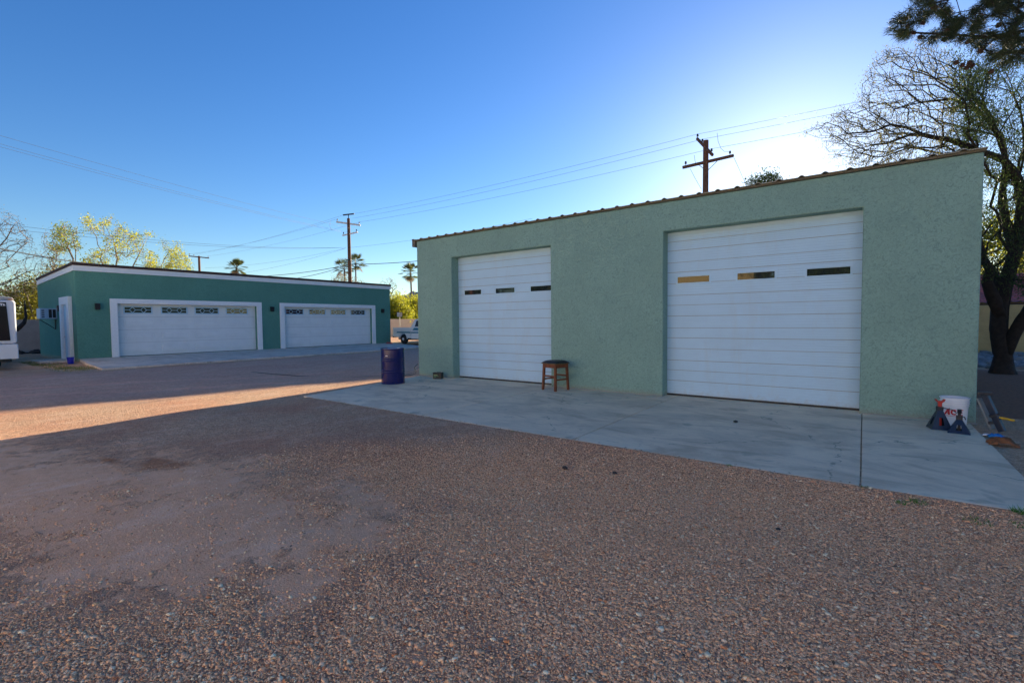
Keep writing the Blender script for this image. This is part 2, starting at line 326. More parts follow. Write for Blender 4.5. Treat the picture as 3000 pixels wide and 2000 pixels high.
def wall_openings(mb,u0,u1,z0,z1,ops,t,fn):
    """wall in (u,z) with rectangular openings, thickness t; fn(u,d,z) -> xyz, d=0 outer face"""
    us=sorted({u0,u1,*[o[0] for o in ops],*[o[1] for o in ops]}); zs=sorted({z0,z1,*[o[2] for o in ops],*[o[3] for o in ops]})
    def hole(i,j):
        if i<0 or j<0 or i>=len(us)-1 or j>=len(zs)-1: return True
        cu=(us[i]+us[i+1])/2; cz=(zs[j]+zs[j+1])/2
        return any(o[0]<cu<o[1] and o[2]<cz<o[3] for o in ops)
    idx={}
    V=[];F=[]
    def vid(i,j,d):
        if (i,j,d) not in idx: idx[(i,j,d)]=len(V); V.append(fn(us[i],t*d,zs[j]))
        return idx[(i,j,d)]
    for i in range(len(us)-1):
        for j in range(len(zs)-1):
            if hole(i,j): continue
            F.append((vid(i,j,0),vid(i+1,j,0),vid(i+1,j+1,0),vid(i,j+1,0)))
            F.append((vid(i,j,1),vid(i,j+1,1),vid(i+1,j+1,1),vid(i+1,j,1)))
            if hole(i-1,j): F.append((vid(i,j,0),vid(i,j+1,0),vid(i,j+1,1),vid(i,j,1)))
            if hole(i+1,j): F.append((vid(i+1,j,0),vid(i+1,j,1),vid(i+1,j+1,1),vid(i+1,j+1,0)))
            if hole(i,j-1): F.append((vid(i,j,0),vid(i,j,1),vid(i+1,j,1),vid(i+1,j,0)))
            if hole(i,j+1): F.append((vid(i,j+1,0),vid(i+1,j+1,0),vid(i+1,j+1,1),vid(i,j+1,1)))
    return mb.add(V,F)
# ------------------------------------------------------------------ ground
rng=np.random.default_rng(7)
GZ=-.016
def grid_axis(lo,hi,c0,c1,fine): 
    a=np.arange(c0,c1+fine/2,fine); out=[]
    x=c0; st=fine
    while x>lo: st*=1.35; x-=st; out.append(x)
    left=out[::-1]; out=[]; x=c1; st=fine
    while x<hi: st*=1.35; x+=st; out.append(x)
    return np.array(left+list(a)+out)
gx=grid_axis(-2500,2500,-18,3,.16); gy=grid_axis(-2500,2500,-1,9.2,.16)
GX,GY=np.meshgrid(gx,gy,indexing='ij')
def blobs(X,Y,L):
    s=np.zeros_like(X)
    for x,y,rx,ry,a in L: s=np.maximum(s,np.exp(-(((X-x)/rx)**2+((Y-y)/ry)**2))*a)
    return s
DIRT=[(-6.4,.9,1.7,1.1,1),(-5.2,1.8,1.4,.9,.9),(-4.2,1.3,1.2,1.1,1),(-3.6,1.5,.9,1.0,1),(-3.1,1.9,.7,.7,.85),(-2.7,1.5,.45,.5,.8),(-8.2,.6,2.0,.9,.9),(-4.2,2.4,.7,.5,.6),(-3.9,.75,.8,.45,.9),(-1.75,1.45,.30,.2,.5),(-3.4,2.5,.8,.5,.75),(-7.2,1.8,1.2,.6,.6),(-5.0,.9,1.2,.6,.85)]
def dirtf(X,Y): return blobs(X,Y,DIRT)
d0=dirtf(GX,GY)
# wheel ruts in the drive, running towards the trailer
def line(X,Y,a,b,wd):
    a=np.array(a);b=np.array(b);d=b-a;L=np.hypot(*d);d=d/L
    t=np.clip((X-a[0])*d[0]+(Y-a[1])*d[1],0,L); return np.exp(-(np.hypot(X-a[0]-d[0]*t,Y-a[1]-d[1]*t)/wd)**2)
ruts=np.maximum(line(GX,GY,(-19,-1),(-13.0,8.5),.35),line(GX,GY,(-17.1,-1.5),(-11.6,7.2),.3))
d0=np.maximum(d0,ruts*.55)
stain=blobs(GX,GY,[(-6.3,1.83,.5,.14,1),(-6.9,1.6,.35,.10,.8),(-6.0,2.0,.3,.08,.7),(-6.2,1.65,.25,.1,.9),(-4.6,1.5,.4,.1,.6),(-2.1,2.1,.12,.07,.8),(-.9,1.9,.1,.08,.6)])
lane=np.clip((-(GX+12.2)+ .33*(GY-1))/1.6,0,1)*np.clip((GX+21.5)/1.,0,1)
def gh(X,Y): return (.012*np.sin(X*1.3+Y*.7)+.010*np.sin(X*.6-Y*1.9+1))*np.where(X>-11,np.clip((5.2-Y)/1.6,0,1),1)+np.where((X>-9.3)&(X<1.6),.013*np.exp(-((Y-5.28)/.30)**2),0)
GZs=GZ+gh(GX,GY)-.012*ruts
GZs=np.where((np.abs(GX)>60)|(np.abs(GY)>60),-.1,GZs)
GZs=np.where((GX<-21)&(GY>3.8)&(GY<23),GZ-.06,GZs)
nx,ny=GX.shape; ids=np.arange(nx*ny).reshape(nx,ny)
F=np.stack([ids[:-1,:-1],ids[1:,:-1],ids[1:,1:],ids[:-1,1:]],-1).reshape(-1,4)
V=np.stack([GX,GY,GZs],-1).reshape(-1,3)
g=raw_mesh('ground',V,F,'ground',smooth=True)
a=g.data.color_attributes.new('dirt','FLOAT_COLOR','POINT'); a.data.foreach_set('color',np.stack([d0,stain,lane,np.ones_like(d0)],-1).astype(np.float32).ravel())
struct(g)
# loose stones in the near field
phi=(1+5**.5)/2
ico=np.array([(-1,phi,0),(1,phi,0),(-1,-phi,0),(1,-phi,0),(0,-1,phi),(0,1,phi),(0,-1,-phi),(0,1,-phi),(phi,0,-1),(phi,0,1),(-phi,0,-1),(-phi,0,1)])/1.9
icf=np.array([(0,11,5),(0,5,1),(0,1,7),(0,7,10),(0,10,11),(1,5,9),(5,11,4),(11,10,2),(10,7,6),(7,1,8),(3,9,4),(3,4,2),(3,2,6),(3,6,8),(3,8,9),(4,9,5),(2,4,11),(6,2,10),(8,6,7),(9,8,1)])
def stones(name,xs,ys,sz,mat,zoff,pal,flat=.5,emb=.12):
    n=len(xs); th=rng.uniform(0,6.28,n); ax=rng.uniform(.7,1.25,(n,1,3))*np.array([1,1,flat])
    P=ico[None]*ax*(1+rng.uniform(-.16,.16,(n,12,1)))*sz[:,None,None]
    c,s=np.cos(th)[:,None],np.sin(th)[:,None]; tl=rng.uniform(-.5,.5,(n,1))
    x=P[...,0]; y=P[...,1]; z=P[...,2]+x*tl
    V=np.stack([x*c-y*s+xs[:,None],x*s+y*c+ys[:,None],z+zoff+(sz*emb+gh(xs,ys))[:,None]],-1).reshape(-1,3)
    F=(icf[None]+12*np.arange(n)[:,None,None]).reshape(-1,3)
    t=pal[rng.integers(0,len(pal),n)]*rng.uniform(.84,1.08,(n,1)); t=np.repeat(np.concatenate([t,np.ones((n,1))],1),12,0)
    return raw_mesh(name,V,F,mat,tint=t,smooth=True)
PAL=np.array([1.08,.91,.66])*np.array([(.90,.60,.46),(.94,.66,.51),(.84,.55,.41),(.84,.61,.49),(.95,.76,.64),(.74,.44,.31),(.96,.58,.40),(.66,.50,.42),(.88,.60,.42),(.95,.90,.80),(.55,.28,.19),(.84,.57,.44),(.90,.62,.48),(.86,.60,.47)])
N=340000
rr=1.42+(6.6-1.42)*rng.power(1.15,N*3); th=YAW+rng.uniform(-R(50),R(50),N*3)
xs=-rr*np.sin(th); ys=rr*np.cos(th)
nz=.5*np.sin(xs*5.1+ys*3.3)*np.sin(ys*4.7-xs*2.1)+.3*np.sin(xs*11+1)*np.sin(ys*9+2)
keep=(rng.uniform(0,1,N*3)>np.clip((dirtf(xs,ys)*1.2+nz*.45-.15)*1.25,0,.93))&(rng.uniform(0,1,N*3)>np.clip((rr-4.2)/2.4,0,1)**1.3)
trk=np.maximum(np.maximum(line(xs,ys,(-9.5,3.2),(-4,4.2),.16),line(xs,ys,(-9,1.9),(-2.5,2.9),.17)),line(xs,ys,(-6,2.8),(-1,1.6),.12)); keep&=rng.uniform(0,1,N*3)>trk*.55*np.clip(.6+nz,0,1)
keep&=(ys<5.27)|(xs<-9.5)|(xs>1.26)
xs=xs[keep][:N]; ys=ys[keep][:N]
sz=np.clip(rng.lognormal(math.log(.0034),.52,len(xs)),.002,.018)
st=stones('gravel',xs,ys,sz,'stones',GZ+.003,PAL,emb=-.12); struct(st,'stuff'); st['label']='loose pink and grey gravel stones lying over the drive'; st['category']='gravel'
# ------------------------------------------------------------------ concrete apron of the workshop
mb=MB()
Y0=5.30; YW=9.78
for x0,x1 in ((-5.790,-2.990),(-2.972,-.005),(.007,1.25)): mb.box(x0,x1,Y0,YW,-.14,0)
mb.prism([(-9.44,5.34),(-5.810,Y0),(-5.810,YW),(-10.2,YW),(-10.2,9.3)],-.14,0)
struct(mb.build('concrete_slab','slab',bevel=.008))
mb=MB().box(-10.0,1.2,5.4,9.9,-.16,-.035)
struct(mb.build('slab_joint_filler','black_metal'))
# ------------------------------------------------------------------ workshop
YF=9.35; YB=18.6; XL=-10.30; XR=1.315; DH=3.262
W=thing('workshop_building','long sage green stucco workshop with two tall white roller doors','workshop',(0,0,0))
mb=MB(); OPS=[(-8.95,-5.815,-.2,DH),(-3.205,-.035,-.2,DH)]
wall_openings(mb,XL,XR,-.2,3.83,OPS,.34,lambda u,d,z:(u,YF+d,z))
mb.build('front_wall','shop_stucco',W,bevel=.022,seg=3)
MB().box(XL,XL+.3,YF+.345,YB,-.2,3.83).box(XR-.3,XR,YF+.345,YB,-.2,3.83).box(XL+.305,XR-.305,YB-.3,YB,-.2,3.83).build('side_wall','shop_stucco',W)
mb=MB().box(XL-.03,XR+.02,YF-.03,YF-.004,3.832,3.868)
mb.build('roof_trim','metal_trim',W)
# ribbed roof sheet
mb=MB(); V=[];F=[]
rib=.3275; x=XL-.12; prof=[]
k=0; xe=XR+.03
while x<xe:
    for dx,dz in ((0,0),(.012,.012),(.037,.027),(.063,.027),(.088,.012),(.1,0)): 
        if x+dx<=xe: prof.append((x+dx,dz))
    x+=rib
prof.append((xe,0))
ysr=(YF-.075,YB+.1)
for y in ysr:
    for px_,dz in prof: V.append((px_,y,3.872+dz+ (y-YF)*.02))
    for px_,dz in prof: V.append((px_,y,3.860+dz+ (y-YF)*.02))
n=len(prof)
for i in range(n-1):
    F+= [(i,i+1,2*n+i+1,2*n+i),(n+i+1,n+i,3*n+i,3*n+i+1),(i+1,i,n+i,n+i+1),(2*n+i,2*n+i+1,3*n+i+1,3*n+i)]
F+=[(0,2*n,3*n,n),(n-1,2*n-1,4*n-1,3*n-1)]
mb.add(V,F); mb.build('metal_roof','metal_roof',W)
MB().prism([(XL-.13,3.68),(XL-.005,3.70),(XL-.005,3.86),(XL-.13,3.86)],YF-.05,YB,lambda a,b,c:(a,c,b)).build('eave_cap','metal_trim',W)
LZ=[.035,.305,.515,.715,.95,1.163,1.36,1.60,1.815,2.012,2.248,2.47,2.665,2.902,3.08,3.34]
def roller_door(x0,x1,wins,label=None):
    yd=YF+.27
    fr=MB(); 
    pr=[]
    for i in range(len(LZ)-1):
        a,b=LZ[i],LZ[i+1]; h=b-a
        dp=.014 if i%2==0 else .008
        pr+=[(a+.006,0)]
        for q in range(1,5):
            zc=a+h*q/5; pr+=[(zc-.008,0),(zc-.003,.0035),(zc+.003,.0035),(zc+.008,0)]
        pr+=[(b-.006,0),(b-.003,dp),(b+.003,dp)]
    pr=pr[:-2]
    V=[(x0,yd+d,z) for z,d in pr]+[(x1,yd+d,z) for z,d in pr]; n=len(pr)
    F=[(i,n+i,n+i+1,i+1) for i in range(n-1)]
    dm=MB().add(V,F); dm.box(x0,x1,yd+.02,yd+.05,LZ[0],LZ[-1])
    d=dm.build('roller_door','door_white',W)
    MB().box(x0,x1,yd-.004,yd+.06,.002,.033).build('bottom_seal','black_metal',d)
    j=MB()
    for z in LZ[1:-1]: j.box(x0,x1,yd+.006,yd+.012,z-.0045,z+.0045)
    j.build('section_joint','groove',d)
    for a,b in wins:
        z0,z1=2.252,2.372
        f=MB(); wall_openings(f,a-.03,b+.03,z0-.025,z1+.025,[(a,b,z0,z1)],.014,lambda u,dd,z:(u,yd-.012+dd,z))
        wf=f.build('window_frame','door_white',d,bevel=.003)
        MB().box(a+.001,b-.001,yd-.004,yd+.004,z0+.001,z1-.001).build('window_glass','glass',wf)
    return d
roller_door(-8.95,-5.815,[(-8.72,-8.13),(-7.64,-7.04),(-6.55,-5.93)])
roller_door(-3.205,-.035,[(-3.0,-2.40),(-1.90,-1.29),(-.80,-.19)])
for a_,b_ in ((XL-.006,-8.99),(-5.78,-3.24),(0,XR+.006)): MB().box(a_,b_,YF-.006,YF+.01,-.03,.012).build('weep_screed','groove',W)
# ------------------------------------------------------------------ garage
XG=-27.85; G0=5.36; G1=22.62; GT=4.29; GB=-35.42
GA=thing('garage_building','low teal green stucco garage with flat brown-edged roof and two wide white doors','garage')
mb=MB(); ops=[(6.80,13.10,.06,2.535),(14.69,20.99,.06,2.535)]
wall_openings(mb,G0,G1,-.25,3.96,ops,.30,lambda u,d,z:(XG-d,u,z)); mb.build('front_wall','garage_stucco',GA,bevel=.02)
def rz(x): return (x-XG)*.030       # roof falls gently to the back
mb=MB(); wall_openings(mb,0,XG-.305-GB,-.25,3.70,[(.55,2.0,-.25,2.6)],.28,lambda u,d,z:(XG-.305-u,G0+d,z if z<3 else 3.95+rz(XG-.305-u)))
mb.build('side_wall','garage_stucco',GA)
MB().box(GB,XG-.305,G1-.28,G1,-.25,3.72).box(GB-.28,GB-.003,G0,G1,-.25,3.72).build('rear_wall','garage_stucco',GA)
def roofband(z0,z1,out,name,mat):
    mb=MB(); V=[]
    for x,y in ((XG+out,G0-out),(XG+out,G1+out),(GB-out,G1+out),(GB-out,G0-out)):
        V+=[(x,y,z0+rz(x)),(x,y,z1+rz(x))]
    mb.add(V,[(0,2,3,1),(2,4,5,3),(4,6,7,5),(6,0,1,7),(0,6,4,2),(1,3,5,7)]); return mb.build(name,mat,GA)
roofband(3.945,4.175,.05,'fascia','fascia_white'); roofband(4.178,4.30,.085,'roof','roof_brown')
def trim(a,b,name='door_trim'):
    t=MB(); z1=2.76
    wall_openings(t,a-.265,b+.265,.0,z1,[(a,b,.0,2.53)],.10,lambda u,d,z:(XG+.075-d,u,z)); return t
for (a,b),wins in (((6.80,13.10),[(7.12,8.16),(8.61,9.66),(10.09,11.15),(11.59,12.65)]),((14.69,20.99),[(14.91,15.98),(16.42,17.49),(17.92,18.99),(19.44,20.52)])):
    trim(a,b).build('door_trim','trim_white',GA,bevel=.015)
    xd=XG-.20
    dm=MB()
    zs=[.075,.70,1.31,1.92,2.56]
    for i in range(4): dm.box(xd-.04,xd,a-.1,b+.1,zs[i]+.004,zs[i+1]-.004)
    cw=[(w0-.06,w1+.10) for w0,w1 in wins]
    for i in range(3):
        z0=zs[i]+.13; z1=zs[i+1]-.13
        for u0,u1 in cw:
            # raised panel: bevelled block
            V=[]; 
            for d,ins in ((0,0),(-.0,.0),(.012,.03),(.012,.05)):
                pass
            o=.0
            for xx,ins in ((xd+.001,0),(xd+.014,.02),(xd+.014,.035),(xd+.006,.055),(xd+.006,.065),(xd+.018,.10)):
                V+=[(xx,u0+ins,z0+ins*.8),(xx,u1-ins,z0+ins*.8),(xx,u1-ins,z1-ins*.8),(xx,u0+ins,z1-ins*.8)]
            F=[]
            for q in range(5):
                for r in range(4): F.append((q*4+r,q*4+(r+1)%4,(q+1)*4+(r+1)%4,(q+1)*4+r))
            F.append((20,21,22,23)); dm.add(V,F)
    door=dm.build('garage_door','garage_door_white',GA)
    MB().box(xd-.035,xd-.025,a-.05,b+.05,.08,2.5).build('section_joint','groove',door)
    MB().box(xd-.03,xd+.005,a,b,.062,.078).build('bottom_seal','black_metal',door)
    for u0,u1 in wins:
        z0,z1=2.12,2.385
        f=MB(); fx=lambda u,d,z:(xd+.022-d,u,z)
        wall_openings(f,u0-.05,u1+.05,z0-.05,z1+.05,[(u0,u1,z0,z1)],.018,fx)
        zc=(z0+z1)/2; L=u1-u0; hh=(z1-z0)/2
        t=.014
        def bar(p,q): f.beam((xd+.014,p[0],p[1]),(xd+.014,q[0],q[1]),.012,.020,(0,0,1) if abs(p[0]-q[0])>1e-3 else (0,1,0))
        c1=u0+L*.29; c2=u0+L*.71; dw=L*.115
        bar((u0,zc),(c1-dw,zc)); bar((c2+dw,zc),(u1,zc)); bar((c1+dw,zc),(c2-dw,zc))
        for c in (c1,c2):
            bar((c-dw,zc),(c,z1)); bar((c,z1),(c+dw,zc)); bar((c+dw,zc),(c,z0)); bar((c,z0),(c-dw,zc))
        wf=f.build('window_frame','door_white',door)
        MB().box(xd+.0025,xd+.0065,u0+.001,u1-.001,z0+.001,z1-.001).build('window_glass','glass',wf)
# side entrance door
f=MB(); wall_openings(f,-30.15,-28.45,-.06,2.84,[(-29.85,-28.85,-.05,2.50)],.14,lambda u,d,z:(u,G0-.145+d,z)); f.build('entry_surround','trim_white',GA,bevel=.01)
e=MB().box(-29.84,-28.86,G0-.04,G0-.006,-.045,2.49).build('entry_door','door_white',GA)
MB().tube([(-29.7,G0-.04,1.02),(-29.7,G0-.10,1.02)],.03,10).build('door_handle','chrome',e)
# apron
zt=lambda x:.058-(x-XG)*.0125
P=[(XG+.0,G0+.05),(-24.9,5.05),(-21.9,4.84),(-21.9,12),(-21.95,17.1),(-22.35,20.9),(-24.5,21.7),(XG,22.55)]
V=[(x,y,zt(x)) for x,y in P]+[(x,y,-.2) for x,y in P]; n=len(P)
struct(MB().add(V,[tuple(range(n))]+[(i,n+i,n+(i+1)%n,(i+1)%n) for i in range(n)]).build('driveway_apron','apron'))
mb=MB()
for y in (9.5,13.9,18.2): mb.add([(XG+.1,y,zt(XG+.1)+.004),(-21.92,y,zt(-21.92)+.004),(-21.92,y+.02,zt(-21.92)+.004),(XG+.1,y+.02,zt(XG+.1)+.004)],[(0,1,2,3)])
mb.add([(-24.9,5.1,zt(-24.9)+.004),(-24.88,5.1,zt(-24.88)+.004),(-24.88,21.6,zt(-24.88)+.004),(-24.9,21.6,zt(-24.9)+.004)],[(0,1,2,3)])
struct(mb.build('apron_joints','groove'))
struct(MB().box(-30.2,-28.2,4.2,G0-.14,-.12,.0).build('entry_step_slab','apron',bevel=.01))
# wall lamps
def wall_lamp(loc,rz,label):
    t=thing('wall_lamp',label,'wall lamp',loc,rz,'dark wall lamps on the garage')
    MB().box(0,.02,-.07,.07,-.10,.10).build('backplate','black_metal',t)
    MB().prism([(.03,-.14),(.17,-.14),(.20,.12),(.03,.14)],-.085,.085,lambda a,b,c:(a,c,b)).build('shade','black_metal',t,bevel=.008)
    MB().box(.06,.15,-.055,.055,-.155,-.141).build('lens','glass',t)
wall_lamp((XG,6.08,2.39),0,'dark box lamp on the teal wall left of the wide garage door')
wall_lamp((XG,13.95,2.39),0,'dark box lamp on the teal wall between the two garage doors')
wall_lamp((XG,21.87,2.39),0,'dark box lamp on the teal wall at the corner by the truck')
wall_lamp((-30.3,G0,2.35),-math.pi/2,'dark lamp beside the side entrance above the window air conditioner')
# air conditioner
t=thing('window_air_conditioner','bluish white window air conditioner sticking out of the garage side wall','air conditioner',(-31.4,G0,1.87))
MB().box(-.8,0,-.60,-.004,0,.50).build('casing','ac_white',t,bevel=.01)
MB().box(.003,.012,-.30,-.19,.05,.45).box(.003,.012,-.16,-.05,.05,.45).build('louvre','black_metal',t)
mb=MB()
for k in range(4): mb.box(.003,.009,-.55,-.45,.07+k*.1,.12+k*.1)
mb.build('vent_slots','stand_blue',t)
MB().beam((-.2,-.05,-.02),(-.2,-.05,-.5),.03,.03).beam((-.2,-.05,-.5),(-.2,-.6,-.02),.03,.03).build('bracket','black_metal',t)
# blue bin by entrance, red scrap by garage corner
mb=MB().lathe([(.09,0),(.10,.015),(.115,.25),(.125,.255),(.125,.28),(.11,.28),(.10,.05)],(0,0,0),24,True,True)
tag(mb.build('blue_bucket','bin_blue',loc=(*at(207,1062,27.0)[:2],-.06),smooth=True),'small royal blue bucket on the step by the side entrance','bucket')
tag(MB().box(-.25,.25,-.1,.1,0,.07).box(-.18,.2,-.07,.05,.073,.11).build('brick_scrap','tile',loc=(-26.9,21.7,.045),bevel=.01),'small red brick piece lying on the apron by the garage corner','brick')
# ------------------------------------------------------------------ oil drum
t=thing('oil_drum','glossy navy blue steel drum standing on the slab corner','drum',(-9.52,7.78,0),R(20))
r=.292
pf=[(r-.012,.0),(r+.004,.003),(r+.004,.014),(r-.004,.022),(r-.004,.03)]
for z0 in (.293,.345,.578,.63):
    for dz,dr_ in ((-.020,0),(-.014,0),(-.009,.002),(-.004,.007),(0,.009),(.004,.007),(.009,.002),(.014,0),(.020,0)): pf.append((r-.004+dr_,z0+dz))
pf+=[(r-.004,.84),(r-.004,.852),(r-.002,.858),(r+.005,.864),(r+.006,.880),(r+.003,.885),(r-.006,.885),(r-.010,.880),(r-.01,.868)]
MB().lathe(pf,n=64).build('barrel','blue_drum',t,smooth=True)
MB().lathe([(r-.011,.862),(r-.011,.869),(.02,.873)],n=40).build('lid','drum_lid',t)
MB().lathe([(.036,.869),(.036,.892),(.028,.895)],(.18,-.02,0),16).build('bung','chrome',t)
MB().lathe([(.02,.869),(.02,.886)],(-.19,.03,0),12).build('bung','orange_scrap',t)
MB().prism([(-.025,.70),(.03,.70),(.03,.715),(-.025,.715)],-r-.0005,-r-.003,lambda a,b,c:(a,c,b)).build('sticker','bucket',t)
# ------------------------------------------------------------------ stool
t=thing('wooden_stool','square orange wooden stool with dark padded seat by the smaller roller door','stool',(-5.475,8.985,0),R(-14))
s=.185
for i,j in ((-1,-1),(1,-1),(1,1),(-1,1)):
    V=[]
    for z,o,h in ((0,.012,.023),(.60,-.012,.025)):
        cx=i*(s+o); cy=j*(s+o); V+=[(cx-h,cy-h,z),(cx+h,cy-h,z),(cx+h,cy+h,z),(cx-h,cy+h,z)]
    MB().add(V,[(0,3,2,1),(4,5,6,7),(0,1,5,4),(1,2,6,5),(2,3,7,6),(3,0,4,7)]).build('leg','stool_wood',t,bevel=.004)
for j in (-1,1):
    MB().box(-s+.03,s-.03,j*s-.012,j*s+.012,.50,.585).build('apron_rail','stool_wood',t,bevel=.003)
    MB().box(j*s-.012,j*s+.012,-s+.03,s-.03,.50,.585).build('apron_rail','stool_wood',t,bevel=.003)
    MB().box(-s+.02,s-.02,j*s-.011,j*s+.011,.30,.335).build('stretcher','stool_wood',t,bevel=.003)
    MB().box(j*s-.011,j*s+.011,-s+.02,s-.02,.225,.26).build('stretcher','stool_wood',t,bevel=.003)
V=[];F=[];K=14
for i in range(K+1):
    for j in range(K+1):
        u=-1+2*i/K; v=-1+2*j/K; d=max(abs(u),abs(v)); e=(1-abs(u)**5)*(1-abs(v)**5)
        V.append((u*.222,v*.222,.60+.058*e**.6+.010*(1-d)))
for i in range(K):
    for j in range(K): a=i*(K+1)+j; F.append((a,a+K+1,a+K+2,a+1))
pad=MB().add(V,F).box(-.222,.222,-.222,.222,.585,.602).build('seat','seat_vinyl',t,smooth=True)
mb=MB()
for k in range(13):
    u=-.205+.41*k/12
    for x,y in ((u,-.2245),(u,.2245),(-.2245,u),(.2245,u)): mb.box(x-.005,x+.005,y-.005,y+.005,.588,.598)
mb.build('nail_heads','brass',pad)
# ------------------------------------------------------------------ battery
t=thing('car_battery','small black battery with green and yellow print at the foot of the green wall','battery',(*at(1284,1106,12.95)[:2],0),R(24))
MB().box(-.12,.12,-.085,.085,0,.145).build('case','plastic_black',t,bevel=.006)
MB().box(-.124,.124,-.089,.089,.147,.168).build('cover','plastic_black',t,bevel=.004)
for i in (-1,1): MB().lathe([(.012,.169),(.010,.188)],(i*.08,.05,0),10).build('terminal','chrome',t)
mb=MB(); 
for z,a,b in ((.105,-.095,.01),): mb.box(a,b,-.0885,-.0865,z-.008,z+.010)
mb.build('yellow_print','print_yellow',t)
MB().box(-.095,.04,-.0885,-.0865,.068,.078).box(-.095,-.035,-.0885,-.0865,.045,.053).build('green_print','print_green',t)
# ------------------------------------------------------------------ bucket with red letters
bx,by=1.045,9.02
t=thing('paint_bucket','white plastic bucket with red ACE letters behind the jack stands','bucket',(bx,by,0))
def br(z): return .128+.022*z/.37
MB().lathe([(.11,0),(.126,.004),(br(.285),.285),(br(.285)+.007,.288),(br(.29)+.007,.300),(br(.3),.303),(br(.315),.315),(br(.32)+.010,.318),(br(.32)+.010,.328),(br(.33),.331),(br(.34),.343),(br(.34)+.010,.345),(br(.34)+.010,.354),(br(.36),.357),(br(.37),.385),(br(.37)+.011,.388),(br(.37)+.011,.402),(br(.37)-.006,.402),(br(.36)-.008,.375),(.13,.30)],n=48,cap1=False).build('pail','bucket',t,smooth=True)
MB().lathe([(.140,.345),(.08,.36),(.02,.352)],n=24).build('contents','bucket_fill',t)
# letters laid on the curved side; u along the circumference (m), v height (m)
va=math.atan2(-by,-bx)-.12    # side facing the yard
def onb(u,v,c): 
    r_=br(v)+.0012+c; a=va+(u+.004)*1.22/.14; return (r_*math.cos(a),r_*math.sin(a),v)
def strokes(name,polys,mat='red_ink'):
    m_=MB()
    for q in polys:
        n=len(q); cx=sum(p[0] for p in q)/n
        m_.prism(q,0,.0012,onb)
    return m_.build(name,mat,t)
def bar2(x0,x1,z0,z1,sh=.0): # subdivided bar so it follows the curve
    out=[];k=max(1,int((x1-x0)/.012))
    for i in range(k):
        a=x0+(x1-x0)*i/k;b=x0+(x1-x0)*(i+1)/k; out.append([(a,z0),(b,z0),(b,z1),(a,z1)])
    return out
A=[[(-.088,.165),(-.066,.165),(-.052,.198),(-.040,.235),(-.056,.235)],[(-.050,.240),(-.030,.262),(-.026,.165),(-.046,.165)]]+bar2(-.068,-.04,.183,.196)
Cc=[]
for k in range(14):
    a0=R(42+k*19.5); a1=R(42+(k+1)*19.5)
    Cc.append([(.008+.030*math.cos(a0),.205+.040*math.sin(a0)),(.008+.030*math.cos(a1),.205+.040*math.sin(a1)),(.008+.014*math.cos(a1),.205+.020*math.sin(a1)),(.008+.014*math.cos(a0),.205+.020*math.sin(a0))])
E_=bar2(.043,.088,.233,.246)+bar2(.043,.082,.199,.211)+bar2(.043,.085,.165,.178)+bar2(.043,.056,.1781,.2329)
strokes('letter_a',A); strokes('letter_c',Cc); strokes('letter_e',E_); strokes('underline',bar2(-.085,.075,.148,.153))
# ------------------------------------------------------------------ jack stands
def jack_stand(loc,rzz,h,label,sad):
    t=thing('jack_stand',label,'jack stand',loc,rzz,'jack stands on the slab by the bucket')
    b=.112; tp=.028; hz=.235*h
    for q in range(4):
        a=q*math.pi/2; c,s_=math.cos(a),math.sin(a)
        def fn(u,v,d,c=c,s_=s_):
            k=v/hz; off=-(b+(tp-b)*k)-d; x,y=u,off; return (x*c-y*s_,x*s_+y*c,v)
        # face plate with an arched hole: built as a ring of quads
        outer=[(-b,0),(b,0),(tp,hz),(-tp,hz)]; 
        inner=[(-.030,hz*.22),(.030,hz*.22),(.018,hz*.62),(-.018,hz*.62)]
        V=[fn(u,v,0) for u,v in outer+inner]+[fn(u,v,-.003) for u,v in outer+inner]
        F=[]
        for i in range(4):
            j=(i+1)%4; F+=[(i,j,4+j,4+i),(8+j,8+i,12+i,12+j),(4+i,4+j,12+j,12+i)]
        MB().add(V,F).build('side_plate','stand_blue' ,t)
    MB().box(-.033,.033,-.033,.033,hz,hz+.05).build('collar','stand_dark',t,bevel=.004)
    MB().box(-.020,.020,-.016,.016,.03,hz+.07*h+.03).build('ratchet_post','stand_red' if sad else 'stand_dark',t)
    zt_=hz+.07*h+.03
    MB().prism([(-.055,.045),(-.045,.02),(-.022,0),(.022,0),(.045,.02),(.055,.045),(.042,.048),(.028,.026),(0,.017),(-.028,.026),(-.042,.048)],-.022,.022,lambda a,b_,c_:(a,c_,zt_+b_)).build('saddle','stand_red' if sad else 'stand_dark',t)
    MB().tube([(.03,-.02,hz+.035),(.12,-.05,hz+.02),(.16,-.06,hz-.02)],.006,8).build('handle','stand_dark',t)
jack_stand((.855,8.66,0),R(12),1.08,'dark blue jack stand with red saddle standing left of the white bucket',True)
jack_stand((1.035,8.50,0),R(83),.74,'low dark jack stand with black saddle in front of the white bucket',False)
